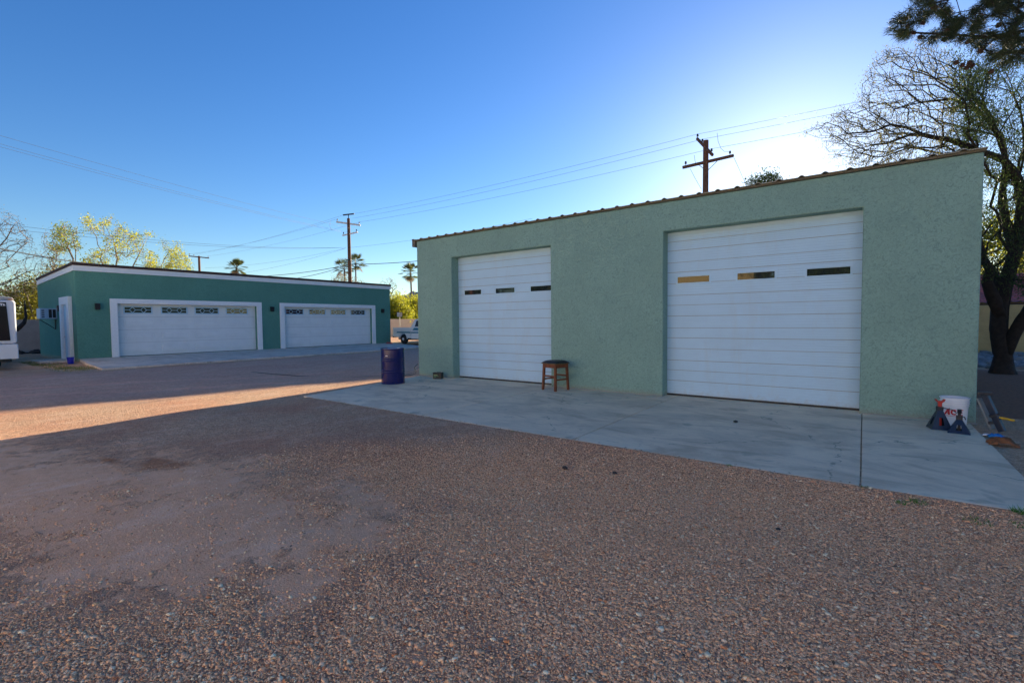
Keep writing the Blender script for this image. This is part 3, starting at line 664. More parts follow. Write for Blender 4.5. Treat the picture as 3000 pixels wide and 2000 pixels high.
# pump jack leaning by the corner
t=thing('trolley_jack','dark blue jack with yellow grip propped upright at the wall corner','jack',(1.42,8.80,GZ))
MB().beam((-.10,.05,.50),(.06,-.06,.04),.06,.07).build('body','stand_blue',t,bevel=.006)
MB().box(-.17,-.03,-.0,.10,.50,.535).build('head_plate','stand_dark',t,bevel=.004)
MB().beam((-.145,.10,.44),(-.02,.02,.05),.10,.02).build('base_board','white_board',t)
MB().beam((-.06,-.03,.22),(.03,-.02,.26),.05,.03).beam((-.07,-.01,.13),(.02,-.02,.15),.05,.03).build('clamp','stand_dark',t)
MB().tube([(.03,-.03,.215),(.05,-.035,.214),(.15,-.06,.200),(.17,-.065,.197)],[.012,.016,.015,.009],10).build('grip','yellow_pl',t,smooth=True)
def rag(name,c,sx,sy,h,mat,label,cat,seed):
    rg=np.random.default_rng(seed); K=9; V=[];F=[]
    for i in range(K):
        for j in range(K):
            u=(i/(K-1)-.5)*2; v=(j/(K-1)-.5)*2; q=max(0,1-(u*u+v*v)*.6)
            V.append((c[0]+u*sx*(1+rg.uniform(-.15,.15)),c[1]+v*sy*(1+rg.uniform(-.15,.15)),c[2]+h*q*rg.uniform(.3,1)+.004))
    for i in range(K-1):
        for j in range(K-1): a=i*K+j; F.append((a,a+K,a+K+1,a+1))
    o=MB().add(V,F).build(name,mat,smooth='all'); sm=o.modifiers.new('s','SOLIDIFY'); sm.thickness=.004
    return tag(o,label,cat)
p=at(2918,1272,8.55); rag('rag',(p[0],p[1],GZ+.01),.075,.05,.06,'blue_rag','bright blue rag lying at the foot of the propped jack','rag',3)
p=at(2944,1296,8.1); rag('bark_scrap',(p[0]-.02,p[1],GZ+.01),.13,.09,.11,'orange_scrap','crumpled orange brown scrap on the gravel beside the slab edge','scrap',5)
p=at(2893,1268,8.6); rag('plastic_scrap',(p[0],p[1],GZ+.01),.05,.03,.03,'bucket','small white plastic scrap beside the blue rag','scrap',6)
# dark pebbles / cones on slab and drive
def pebble(name,loc,s_,label,mat='dark_rock'):
    rg=np.random.default_rng(int(abs(loc[0]*1000))); Vv=ico*np.array([1,.8,.6])*s_*(1+rg.uniform(-.15,.15,(12,1)))
    o=MB().add(Vv,[tuple(f) for f in icf]).build(name,mat,loc=(loc[0],loc[1],loc[2]+s_*.4)); return tag(o,label,'stone','dark stones lying about')
pebble('dark_stone',(-1.50,7.55,0),.035,'dark lump on the slab in front of the large roller door')
pebble('dark_stone',(*at(1655,1371,4.9)[:2],GZ),.035,'dark blue-grey stone on the gravel, left of a pair below the slab joint')
pebble('dark_stone',(*at(1802,1365,4.8)[:2],GZ),.028,'dark brown stone on the gravel, right of a pair below the slab joint')
pebble('dark_stone',(*at(2281,1480,3.9)[:2],GZ),.02,'small dark stone on the gravel below the large roller door')
# cables at the workshop corner
def cable(name,pts,r_,mat,label,grp=None):
    P_=[np.array(p,float) for p in pts]; Q=[]
    P_=[P_[0]]+P_+[P_[-1]]
    for i in range(1,len(P_)-2):
        for k in range(6):
            t_=k/6; a,b,c,d=P_[i-1:i+3]; Q.append(.5*((2*b)+(c-a)*t_+(2*a-5*b+4*c-d)*t_**2+(3*b-a-3*c+d)*t_**3))
    Q.append(P_[-1]); o=MB().tube(Q,r_,8).build(name,mat,smooth='all'); return tag(o,label,'cable',grp)
cable('grey_cable',[(-10.36,9.5,.28),(-10.5,9.45,.16),(-10.7,9.3,.02),(-11.3,8.6,-.02),(-13.0,8.2,-.02),(-14.2,8.6,-.02)],.011,'hose','grey cable trailing from the workshop corner onto the gravel')
cable('black_cable',[(-10.33,9.36,.33),(-10.42,9.3,.22),(-10.36,9.25,.05),(-10.9,8.9,-.02),(-12.8,7.6,-.02),(-15.8,7.2,-.02)],.010,'black_cable','black cable looping down at the workshop corner behind the drum')
# ------------------------------------------------------------------ grass tufts and verge
def grass(name,cx,cy,rad,n,h,label,zb=GZ,sx=1.,sy=1.,stuff=False):
    rg=np.random.default_rng(int(abs(cx*977+cy*31))+1)
    a=rg.uniform(0,6.28,n); q=np.sqrt(rg.uniform(0,1,n))*rad; x=cx+q*np.cos(a)*sx; y=cy+q*np.sin(a)*sy
    hh=h*rg.uniform(.4,1.1,n); b=rg.uniform(0,6.28,n); ww=.004
    P0=np.stack([x-ww*np.cos(b),y-ww*np.sin(b),np.full(n,zb)],-1); P1=np.stack([x+ww*np.cos(b),y+ww*np.sin(b),np.full(n,zb)],-1)
    P2=np.stack([x+rg.normal(0,.35,n)*hh,y+rg.normal(0,.35,n)*hh,zb+hh],-1)
    V=np.stack([P0,P1,P2],1).reshape(-1,3); F=np.arange(3*n).reshape(-1,3)
    o=raw_mesh(name,V,F,'grass'); o['label']=label; o['category']='grass'
    if stuff: o['kind']='stuff'
    else: o['group']='grass tufts along the slab edge'; o['kind']='thing'
    return o
for (x,y,r_,n_,h_,lb) in ((.03,5.27,.03,35,0.033,'tiny grass tuft at the end of the wide slab joint'),(.285,5.02,.05,49,0.033,'grass tuft in the gravel, left of the two just past the wide joint'),(.39,5.10,.06,84,0.039,'grass tuft in the gravel, right of the two just past the wide joint'),
    (1.02,5.26,.07,154,0.058,'largest bright grass tuft against the slab edge at the frame edge'),(-1.10,5.27,.03,42,0.033,'small grass tuft at the slab edge below the large roller door'),(.72,4.9,.09,49,0.026,'thin sprawl of grass in the gravel near the outer slab corner'),
    (.95,4.98,.08,56,0.026,'low patch of grass just in front of the largest tuft'),(-3.9,5.24,.03,31,0.033,'small grass tuft at the slab edge between two joints'),(-7.9,5.24,.04,28,0.026,'small grass tuft near the pointed end of the slab')):
    grass('grass_tuft',x,y,r_,n_,h_,lb)
rg=np.random.default_rng(77); vx=rg.uniform(-30,-22.4,70); vy=3.75+(vx+30)*.10+rg.normal(0,.35,70); VV=[];VF=[]
for cx,cy in zip(vx,vy):
    n=rg.integers(20,70); q=rg.normal(0,.16,(n,2)); h_=rg.uniform(.02,.09,n); w_=.006; b_=rg.uniform(0,6.28,n); x=cx+q[:,0]*1.6; y=cy+q[:,1]; z=np.full(n,GZ-.06)
    o_=len(VV)*0+sum(len(k) for k in VV)
    VV.append(np.stack([np.stack([x-w_*np.cos(b_),y-w_*np.sin(b_),z],-1),np.stack([x+w_*np.cos(b_),y+w_*np.sin(b_),z],-1),np.stack([x+rg.normal(0,.3,n)*h_,y+rg.normal(0,.3,n)*h_,z+h_],-1)],1).reshape(-1,3)); VF.append(np.arange(3*n).reshape(-1,3)+o_)
M['verge']=leafmat('verge_grass',(.12,.14,.03),(.34,.30,.10),.3)
o=raw_mesh('verge_grass',np.concatenate(VV),np.concatenate(VF),'verge'); o['label']='patchy green and dry grass verge between the trailer and the garage'; o['category']='grass'; o['kind']='stuff'
n=520; rg=np.random.default_rng(55); lx=np.concatenate([rg.uniform(-9,2.2,n),rg.normal(-4,3,160)]); ly=np.concatenate([rg.uniform(1.2,5.25,n),5.3+np.abs(rg.normal(0,.06,160))*-1]); n=len(lx)
a_=rg.uniform(0,6.28,n); l_=rg.uniform(.006,.022,n); w_=l_*rg.uniform(.15,.5,n); dx=np.cos(a_);dy=np.sin(a_); z_=GZ+gh(lx,ly)+.014+rg.uniform(0,.006,n)
VL=np.stack([np.stack([lx-dx*l_,ly-dy*l_,z_],-1),np.stack([lx-dy*w_,ly+dx*w_,z_+.004],-1),np.stack([lx+dx*l_,ly+dy*l_,z_],-1),np.stack([lx+dy*w_,ly-dx*w_,z_+.003],-1)],1).reshape(-1,3)
M['litter']=plain('dry_leaf_litter',(.20,.10,.045),.9,0,.5,30); o=raw_mesh('leaf_litter',VL,np.arange(4*n).reshape(-1,4),'litter'); o['label']='dry brown leaf litter strewn over the gravel'; o['category']='leaf litter'; o['kind']='stuff'
# ------------------------------------------------------------------ block walls
def block_wall(a,b,h,t_,mat,label,posts=None,zb=-.15):
    a=np.array(a);b=np.array(b);L=np.hypot(*(b-a)); an=math.atan2(b[1]-a[1],b[0]-a[0])
    o=thing('block_wall',label,'wall',(a[0],a[1],0),an)
    MB().box(0,L,-t_/2,t_/2,zb,h).build('wall_panel',mat,o)
    for q in (posts or []): MB().box(q-.28,q+.28,-t_/2-.05,t_/2+.05,zb,h+.06).build('pillar',mat,o)
    return o
block_wall((-41.4,20),(-41.4,75),1.93,.2,'wall_block','cream block wall with a pillar behind the white pickup truck',[12.6,18,24,30])
block_wall((-41.4,-12),(-41.4,19.98),1.93,.2,'wall_grey','greyish block wall between the trailer and the garage side')
block_wall((2.6,28.8),(30,28.8),2.03,.2,'wall_tan','ochre block wall behind the dark mesquite trunk',[])
MB_=MB()
for x in np.arange(2.7,16,.9): pass
# neighbour house beyond that wall: red tiled roof
t=thing('tiled_house','neighbouring house with a red clay tile roof behind the ochre wall','house',(0,0,0))
MB().box(2.2,16,31.6,42,-.1,2.25).build('wall','house_stucco',t)
mb=MB(); V=[];F=[]; xs_=np.arange(1.6,16.6,.06); ys_=[]
rows=14; yy=31.0; 
for k in range(rows):
    y0=31.0+k*.36; ys_+=[(y0,.05),(y0+.355,.0)]
for y,lift in ys_:
    for x in xs_: V.append((x,y,2.12+(y-31)*.33+lift+.045*abs(math.sin((x)*math.pi/.24))))
n=len(xs_)
for i in range(len(ys_)-1):
    for j in range(n-1): a=i*n+j; F.append((a,a+1,a+n+1,a+n))
mb.add(V,F).build('roof','tile',t)
MB().box(1.6,16.5,30.95,31.03,1.98,2.13).build('eave_board','roof_brown',t)
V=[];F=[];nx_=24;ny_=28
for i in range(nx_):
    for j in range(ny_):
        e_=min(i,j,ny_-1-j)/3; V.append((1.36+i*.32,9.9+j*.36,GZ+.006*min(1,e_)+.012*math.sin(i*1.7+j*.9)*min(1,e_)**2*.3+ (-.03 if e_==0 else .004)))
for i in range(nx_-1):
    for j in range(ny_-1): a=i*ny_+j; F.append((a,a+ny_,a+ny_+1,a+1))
M['shade_soil']=plain('shade_dark_reddish_soil',(.24,.095,.05),.95,0,.4,14,.8)  # dark reddish ground colour that holds the deep tree shade
struct(MB().add(V,F).build('shade_soil_sheet','shade_soil'))
# river rocks at the wall foot
n=420; xs=rng.uniform(1.3,7,n); ys=rng.uniform(19.6,28.4,n); sz=rng.uniform(.10,.24,n)
st=stones('river_rocks',xs,ys,sz,'river_rock',GZ,PAL*np.array([.42,.26,.17])); struct(st,'stuff'); st['label']='bed of rounded grey river rocks around the mesquite trunk'; st['category']='rocks'
n=60; xs=rng.uniform(-40.8,-38.5,n); ys=rng.uniform(3.6,7.5,n); sz=rng.uniform(.10,.25,n)
st=stones('dark_mulch',xs,ys,sz,'dark_rock',GZ,PAL); struct(st,'stuff'); st['label']='dark heap of clippings at the foot of the grey wall'; st['category']='clippings'
# ------------------------------------------------------------------ unseen shade casters added behind the buildings, and the mirrored tan house
t=thing('shade_house','unseen tan flat-roofed house added behind the workshop to cast shade','house')  # added block whose roof edge shapes the sunlit strip
S3=np.array([math.sin(SUN_AZ),math.cos(SUN_AZ)]); HH=8.8; D=HH/math.tan(SUN_EL)
Apt=np.array([-12.15,1.3])+S3*D; Cpt=np.array([-10.55,6.7])+S3*D; dr=(Cpt-Apt)/np.linalg.norm(Cpt-Apt); lf=np.array([-dr[1],dr[0]])
q0=Apt-dr*7+np.array([-dr[1],dr[0]])*.4; q1=Cpt+dr*6+np.array([-dr[1],dr[0]])*.4; q2=q1+lf*13; q3=q0+lf*13
MB().prism([tuple(q0),tuple(q1),tuple(q2),tuple(q3)],-.1,HH).build('wall','house_stucco',t)
T=thing('shade_hedge','tall ragged hedge added along the unseen flat-roofed house to break up its shade','hedge',(float(q0[0]),float(q0[1]),GZ))  # leafy caster added to give the strip a ragged shade edge
rg=np.random.default_rng(404); hp=[]
for k in range(150):
    f_=rg.uniform(0,1); b_=q0+(q1-q0)*f_-np.array([-dr[1],dr[0]])*rg.uniform(.1,1.25)*(.6+.5*math.sin(f_*19)+.3*math.sin(f_*47)); hp.append((b_[0],b_[1],HH-rg.uniform(1.2,8.2)))
    if k%3==0: hp.append((b_[0],b_[1],HH-rg.uniform(1.1,1.8)))
SHADE_HEDGE=(T,np.array(hp))
t=thing('shade_shed','plain tan shed added unseen behind the garage to shade the ground','shed')  # added to keep the ground by the grey wall in shade
MB().box(-41,-36.1,9,14.5,-.1,4.1).build('wall','house_stucco',t)
t=thing('far_shade_house','plain tan house added unseen far behind the workshop to cast shade','house')  # added blocker that shades the ground right of the workshop
MB().box(-8.5,5.6,48,58,-.1,11.5).build('wall','house_stucco',t)
t=thing('tan_house','tan house behind the photographer','house')
MB().box(-16,-6.3,-26,-18,-.1,5.6).build('wall','house_stucco',t)
MB().prism([(-26.8,5.5),(-17.2,5.5),(-22,7.2)],-16.6,-5.8,lambda a,b,c:(c,a,b)).build('roof','tile',t)
for x in (-14,-8.5): MB().box(x-.8,x+.8,-18.0,-17.95,1.0,2.4).build('window','glass',t)
# ------------------------------------------------------------------ trees
def grow(limbs,pts,rtip=.004,expo=2.3,jit=.06,seed=1,rmax=1,seglen=.35,pw=.18):
    """limbs: list of (polyline Nx3, first index parent hint ignored). Attach every point of pts to the nearest node.
       returns tubes [(points,radii)], tips array"""
    rg=np.random.default_rng(seed)
    nodes=[];par=[];dist=[]
    def addn(p,pa):
        nodes.append(np.array(p,float)); par.append(pa); dist.append(0 if pa<0 else dist[pa]+np.linalg.norm(nodes[pa]-nodes[-1])); return len(nodes)-1
    def subdiv(p,q,jj):
        L=np.linalg.norm(q-p); k=max(1,int(L/seglen)); out=[]
        off=rg.normal(0,1,3)*L*.055
        for i in range(1,k+1):
            f=i/k; b=p+(q-p)*f+off*math.sin(f*math.pi)+np.array([0,0,.06*L*math.sin(f*math.pi)])
            if i<k: b=b+rg.normal(0,jj,3)
            out.append(b)
        return out
    for li,l in enumerate(limbs):
        l=[np.array(p,float) for p in l]
        if li==0: cur=addn(l[0],-1)
        else:
            A=np.array(nodes); cur=int(np.argmin(((A-l[0])**2).sum(1)))
        for q in l[1:]:
            for b in subdiv(nodes[cur],q,jit*.4): cur=addn(b,cur)
    nl=len(nodes)
    A=np.array(nodes); dd=[np.min(((A-p)**2).sum(1)) for p in pts]; order=np.argsort(dd)
    NB=np.zeros((60000,3)); NB[:nl]=A; DB=np.zeros(60000); DB[:nl]=dist; cnt=nl; tips=[]
    for oi in order:
        p=pts[oi]
        d=np.sqrt(((NB[:cnt]-p)**2).sum(1)); cur=int(np.argmin(d+pw*DB[:cnt]))
        for b in subdiv(nodes[cur],p,jit):
            cur=addn(b,cur); NB[cnt]=b; DB[cnt]=dist[cur]; cnt+=1
            if cnt>59900: break
        tips.append(cur)
        if cnt>59900: break
    n=len(nodes); ch=[[] for _ in range(n)]
    for i,p in enumerate(par):
        if p>=0: ch[p].append(i)
    rad=np.zeros(n)
    for i in range(n-1,-1,-1):
        rad[i]=rtip**expo if not ch[i] else sum(rad[c] for c in ch[i])
    rad=np.minimum(rad**(1/expo),rmax)
    tubes=[]; stack=[0]; 
    while stack:
        s0=stack.pop(); chain=[s0]
        if par[s0]>=0: chain=[par[s0],s0]
        cur=s0
        while ch[cur]:
            c=sorted(ch[cur],key=lambda k:-rad[k]); stack.extend(c[1:]); cur=c[0]; chain.append(cur)
        if len(chain)>1:
            rr_=[rad[k] for k in chain]; 
            if par[s0]>=0: rr_[0]=min(rr_[0],rad[s0]*1.15)
            tubes.append(([nodes[k] for k in chain],rr_))
    return tubes,np.array([nodes[k] for k in tips]),np.array(nodes),rad
def tubes_mesh(name,tubes,mat,parent,flare=0):
    mb=MB()
    for pts,rr_ in tubes:
        n=10 if rr_[0]>.06 else (6 if rr_[0]>.02 else 3)
        mb.tube(pts,list(rr_),n,cap=rr_[0]>.02)
    return mb.build(name,mat,parent,smooth='all')
def leaf_cloud(name,centers,n_each,spread,size,mat,parent,seed=2,aspect=.35,droop=0,kite=True):
    rg=np.random.default_rng(seed); c=np.repeat(centers,n_each,0); n=len(c)
    c=c+rg.normal(0,1,(n,3))*spread
    d=rg.normal(0,1,(n,3)); d[:,2]-=droop; d/=np.linalg.norm(d,axis=1,keepdims=True)
    e=np.cross(d,rg.normal(0,1,(n,3))); e/=np.linalg.norm(e,axis=1,keepdims=True)+1e-9
    s_=(size*rg.uniform(.6,1.4,n))[:,None]
    V=np.stack([c-d*s_,c+e*s_*aspect,c+d*s_,c-e*s_*aspect],1).reshape(-1,3); F=np.arange(4*n).reshape(-1,4)
    return raw_mesh(name,V,F,mat,parent)
def poly_pts(poly,n,d0,d1,seed,gap=0):
    rg=np.random.default_rng(seed); P=np.array(poly,float); out=[]; mn=P.min(0); mx=P.max(0)
    while len(out)<n:
        x=rg.uniform(mn[0],mx[0]); y=rg.uniform(mn[1],mx[1]); c=False; j=len(P)-1
        for i in range(len(P)):
            if (P[i,1]>y)!=(P[j,1]>y) and x<(P[j,0]-P[i,0])*(y-P[i,1])/(P[j,1]-P[i,1])+P[i,0]: c=not c
            j=i
        if not c: continue
        if gap and (math.sin(x*.031+seed)*math.sin(y*.043+seed*2)+.5*math.sin(x*.083)*math.sin(y*.071+1))<-gap: continue
        out.append(at(x,y,rg.uniform(d0,d1)))
    return np.array(out)
def L(*a): return [at(*p) for p in a]
# leaves of the added shade hedge
T,hp_=SHADE_HEDGE; tv=raw_mesh; o_h=leaf_cloud('foliage',hp_,110,.34,.13,'olive_leaf',None,405,.5)
o_h.parent=T; o_h.matrix_parent_inverse=Matrix.Translation((-T.location.x,-T.location.y,-T.location.z))
# mesquite behind the workshop corner
T=thing('mesquite_tree','dark gnarled mesquite tree with feathery branches rising beside the workshop','tree',tuple(at(2935,1093,18.4)[:2])+(GZ,))
base=np.array([*at(2935,1093,18.4)[:2],GZ])
limbs=[[base,at(2938,1020,18.4),at(2925,960,18.4),at(2930,890,18.5),at(2950,800,18.7),at(2985,700,18.8),at(2995,600,18.6),at(2985,520,18.4)],
 L((2935,1000,18.4),(2968,955,18.3),(3010,905,18.1),(3060,860,18),(3120,760,17.8)),
 L((2930,900,18.4),(2905,865,18.2),(2893,825,18),(2902,790,18),(2885,765,17.6),(2872,700,17.2)),
 L((2935,860,18.5),(2905,800,18.9),(2880,750,19.1),(2862,690,19.2),(2850,610,19.3)),
 L((2985,700,18.8),(2945,640,18.6),(2935,560,18.4),(2950,480,18.2),(2925,400,18),(2885,320,17.8),(2876,275,17.7)),
 L((3000,600,18.6),(3040,500,18.6),(3060,400,18.6),(3050,300,18.6),(3080,200,18.6)),
 L((2985,520,18.4),(2940,465,18),(2860,440,17.4),(2780,410,16.9),(2705,395,16.4),(2660,375,16.2),(2610,365,16),(2560,385,15.8),(2480,392,15.6)),
 L((2705,395,16.4),(2600,420,16.2),(2500,440,16),(2430,445,15.8)),
 L((2876,275,17.7),(2800,255,17.3),(2700,215,17),(2640,200,16.8)),
 L((2900,330,17.8),(2850,282,17.6),(2780,270,17.2),(2690,250,17),(2600,255,16.8)),
 L((2925,400,18),(2860,320,17.5),(2790,290,17.2),(2700,300,17),(2620,320,16.7)),
 L((2985,520,18.4),(3000,430,18.4),(2990,330,18.4),(2960,240,18.2),(2930,180,18)),
 L((2995,640,18.6),(3060,640,19),(3120,600,19.3))]
pA=poly_pts([(2405,405),(2440,330),(2520,290),(2530,225),(2580,150),(2680,120),(2800,150),(2900,200),(2900,400),(2800,420),(2700,470),(2560,500),(2440,490)],1300,15.4,18.3,11)
pB=poly_pts([(2760,300),(2900,180),(3100,120),(3250,300),(3250,900),(3080,900),(2990,850),(2900,800),(2850,820),(2850,460),(2700,470)],2100,16.5,21,12,.4)
pC=poly_pts([(2345,388),(2365,378),(2460,330),(2480,350),(2620,345),(2700,395),(2700,480),(2560,500),(2480,490),(2500,440)],220,15.2,16.8,13)
tb,tips,nodes,rad=grow(limbs,np.vstack([pA,pB,pC]),.0056,2.35,.05,3,seglen=.34,pw=.42)
# heavy lower trunk
for pts,rr_ in tb[:1]:
    pass
tr=tubes_mesh('trunk',[(p,[max(r_,0) for r_ in rr_]) for p,rr_ in tb],'bark_dark',None)
MB_t=MB().tube([base+np.array([0,0,-.1]),base+np.array([0,0,.15]),base+np.array([.02,0,.5]),at(2938,1030,18.4),at(2932,985,18.4),at(2926,960,18.4),at(2930,900,18.5),at(2945,840,18.6),at(2955,800,18.7),at(2985,700,18.8),at(2995,600,18.6),at(2985,520,18.4)],[.32,.23,.195,.185,.20,.185,.17,.15,.14,.125,.11,.09],16)
MB_t.tube(L((2950,1040,18.4),(2968,985,18.3),(2995,935,18.25),(3015,905,18.1),(3060,860,18)),[.12,.15,.14,.13,.11],12)
MB_t.tube(L((2930,930,18.4),(2912,880,18.3),(2903,855,18.2),(2893,825,18),(2902,790,18),(2885,765,17.6)),[.14,.14,.12,.11,.10,.07],10)
MB_t.tube(L((2940,880,18.5),(2922,830,18.7),(2905,800,18.9),(2880,750,19.1),(2862,690,19.2),(2850,610,19.3)),[.13,.12,.11,.09,.08,.05],10)
MB_t.tube(L((2975,740,18.8),(2960,690,18.7),(2945,640,18.6),(2935,560,18.4),(2950,480,18.2)),[.11,.10,.09,.08,.06],10)
MB_t.tube(L((2985,540,18.4),(2940,465,18),(2860,440,17.4),(2780,410,16.9)),[.10,.09,.07,.045],10)
rb=np.random.default_rng(8); MB_t.v=[tuple(np.array(p)+rb.normal(0,.014,3)) for p in MB_t.v]
knot=MB_t.build('lower_trunk','bark_dark',None,smooth='all')
inv=Matrix.Translation((-T.location.x,-T.location.y,-T.location.z))
def adopt(o,p,T_): 
    o.parent=p; o.matrix_parent_inverse=Matrix.Translation((-T_.location.x,-T_.location.y,-T_.location.z)) if p==T_ else Matrix.Identity(4)
for o in (tr,knot): adopt(o,T,T)
tB=tips[len(tips)*0:]
px_left=np.array([t_ for t_ in tips])
isB=np.array([((p-np.array([0,0,CAM_H]))@_CR)/((p-np.array([0,0,CAM_H]))@_F)*FPX+1500 for p in tips])
lf_=leaf_cloud('crown',tips[isB>2800],24,.15,.036,'mesquite_leaf',None,4,.24,1.3); adopt(lf_,T,T)
lf_=leaf_cloud('sparse_crown',tips[isB<=2800],8,.08,.036,'twig_leaf',None,5,.20,1.6); adopt(lf_,T,T)
# pine whose trunk stands out of the frame on the right
tp=at(3350,1000,12.5); T=thing('pine_tree','dark pine bough with hanging needles and cones overhanging from the upper corner','tree',(tp[0],tp[1],GZ))
b0=np.array([tp[0],tp[1],GZ])
limbs=[[b0,b0+[0,0,3],b0+[-.1,0,6],b0+[0,.1,9],b0+[0,0,12]],
 [b0+[-.1,0,5.6],at(3200,60,11.6),at(3050,80,11),at(2900,110,10.6),at(2760,100,10.4),at(2640,95,10.4)],
 [b0+[-.1,0,6.5],at(3150,-60,11.4),at(2950,-30,11),at(2780,0,10.8),at(2690,20,10.6)],
 [b0+[-.1,0,5],at(3200,180,11.4),at(3060,160,10.8),at(2960,150,10.5),at(2900,160,10.4)],
 [b0+[-.05,0,7.5],at(3120,-220,11.6),at(2900,-170,11),at(2740,-120,10.8)]]
pa=poly_pts([(2605,70),(2612,105),(2660,112),(2760,118),(2830,125),(2900,172),(2960,190),(3120,185),(3250,180),(3250,-150),(2700,-150),(2660,-30),(2690,20),(2640,35)],620,9.6,12.4,21,.5)
tb,tips,nodes,rad=grow(limbs,pa,.006,2.3,.03,5,.25)
tr=tubes_mesh('trunk',tb,'bark_dark',None); adopt(tr,T,T)
def needles(tips,n_each,ln,seed):
    rg=np.random.default_rng(seed); n=len(tips)*n_each; c=np.repeat(tips,n_each,0)+rg.normal(0,.035,(n,3))
    main=np.repeat(rg.normal(0,1,(len(tips),3))*[1,1,.35],n_each,0)
    d=main+rg.normal(0,.5,(n,3)); d[:,2]-=.5; d/=np.linalg.norm(d,axis=1,keepdims=True)
    e=np.cross(d,rg.normal(0,1,(n,3))); e/=np.linalg.norm(e,axis=1,keepdims=True)
    l_=(ln*rg.uniform(.6,1.2,n))[:,None]
    V=np.stack([c-e*.0034,c+e*.0034,c+d*l_],1).reshape(-1,3); return V,np.arange(3*n).reshape(-1,3)
V,F=needles(tips,95,.15,6)
nd=raw_mesh('needles',V,F,'needle'); adopt(nd,T,T)
cn=MB(); cp=[(2660,70),(2672,92),(2640,88),(2655,52),(2690,105),(2735,12),(2742,20),(2830,122),(2842,116),(2855,110),(2868,145),(2880,136),(2805,180),(2815,188),(2840,178),(2855,185),(2900,205),(2830,196),(2780,85),(2765,110),(2700,62),(2930,70),(2950,120)]
for i,(x,y) in enumerate(cp):
    q=at(x,y,10.2+.3*math.sin(i*3)); d_=Vector((math.sin(i*2.),math.cos(i*1.3),-1.2)).normalized(); rot=d_.to_track_quat('Z','Y').to_matrix()
    m_=MB(); pr=[(.008,0)]
    for k in range(1,8): z=k/8*.075; r_=.034*math.sin(math.pi*(k/8)**.8)+.004; pr+=[(r_,z),(r_*.75,z+.004)]
    pr.append((.004,.08)); m_.lathe(pr,n=9)
    cn=MB().add([tuple(Vector(q)+rot@Vector(v)) for v in m_.v],m_.f); o=cn.build('pine_cone','cone'); adopt(o,T,T)
    tw=None
# distant and middle trees
def simple_tree(name,label,base_px,d,poly,n,leafmat,nleaf,spread,size,seed,bark='bark_grey',rtip=.008,limbs=None,dd=2.5,group=None,gap=0,jit=.08,rmax=.3,cat='tree',crown='crown',seg=.6,expo=2.3):
    b=at(*base_px,d); b=np.array([b[0],b[1],GZ]); T=thing(name,label,cat,tuple(b),0,group)
    pts=poly_pts(poly,n,d-dd,d+dd,seed,gap)
    cen=pts.mean(0); lo=b+(cen-b)*.35; lo[2]=b[2]+(pts[:,2].min()-b[2])*.75
    lm=[[b,(b*2+lo)/3+rng.normal(0,.1,3),lo]]
    if limbs:
        for l in limbs: lm.append([lo]+[at(*q) for q in l])
    tb,tips,nodes,rad=grow(lm,pts,rtip,expo,jit,seed,rmax,seg)
    o=tubes_mesh('trunk',tb,bark,None); adopt(o,T,T)
    if nleaf: o=leaf_cloud(crown,tips,nleaf,spread,size,leafmat,None,seed+1,.45); adopt(o,T,T)
    return T,tips
GR='trees beyond the garage'
def flower(tips,T,seed,frac=.12):
    rg=np.random.default_rng(seed); k=tips[rg.uniform(0,1,len(tips))<frac]; o=leaf_cloud('flower_clumps',k,26,.15,.06,'yellow_flower',None,seed,.6); adopt(o,T,T)
M['yellow_flower']=leafmat('yellow_blossom',(.42,.44,.03),(.62,.58,.05),.4)
T,tips=simple_tree('palo_verde_tree','largest yellow-green flowering tree rising behind the middle of the garage roof',(330,1000),44,[(245,800),(240,740),(248,650),(262,622),(275,665),(318,640),(325,618),(352,660),(385,655),(400,690),(440,685),(470,740),(475,800)],640,'yellow_leaf',5,.20,.05,31,'bark_pale',.0075,[[(300,740,44),(265,660,44)],[(340,740,44),(345,660,44)],[(400,760,45),(430,700,45)]],2.4,GR,.2,.12,seg=.45)
flower(tips,T,131)
T,tips=simple_tree('palo_verde_tree','yellow-green flowering tree at the left end of the garage roof',(215,1000),43,[(150,720),(160,660),(178,665),(186,632),(205,660),(228,672),(235,720),(240,760),(230,800),(180,795),(150,760)],300,'yellow_leaf',5,.18,.05,33,'bark_pale',.0075,[[(215,760,43),(185,690,43)],[(222,740,43),(205,665,43)]],1.8,GR,.25,.12,seg=.45)
flower(tips,T,133,.10)
T,tips=simple_tree('palo_verde_tree','smaller yellow-green tree beside the crossarm pole far behind the garage',(490,1000),47,[(425,800),(440,740),(470,725),(478,700),(495,712),(522,708),(530,745),(550,750),(568,800)],330,'yellow_leaf',6,.20,.05,35,'bark_pale',.0075,[[(480,760,47),(510,720,47)]],1.8,GR,.15,.12,seg=.45)
flower(tips,T,135,.14)
simple_tree('bare_tree','leafless grey tree behind the trailer at the frame edge',(-90,1000),41,[(-250,850),(-250,600),(-60,560),(0,592),(60,640),(90,680),(110,730),(150,790),(150,830),(110,860),(60,875),(0,870)],1500,'twig_leaf',2,.15,.035,37,'bark_grey',.0075,[[(-50,800,41),(0,720,41),(40,660,41)],[(-60,860,41),(20,830,41),(100,790,41)],[(-100,720,41),(-60,640,41)]],3,GR,0,.06,seg=.4,expo=2.5)
simple_tree('bare_tree','leafless twigs between the bare tree and the flowering tree',(150,1000),40,[(120,690),(135,672),(150,690),(200,740),(235,790),(180,810),(110,790)],260,'twig_leaf',2,.15,.03,39,'bark_grey',.007,None,1.5,GR,0,.06,seg=.4)
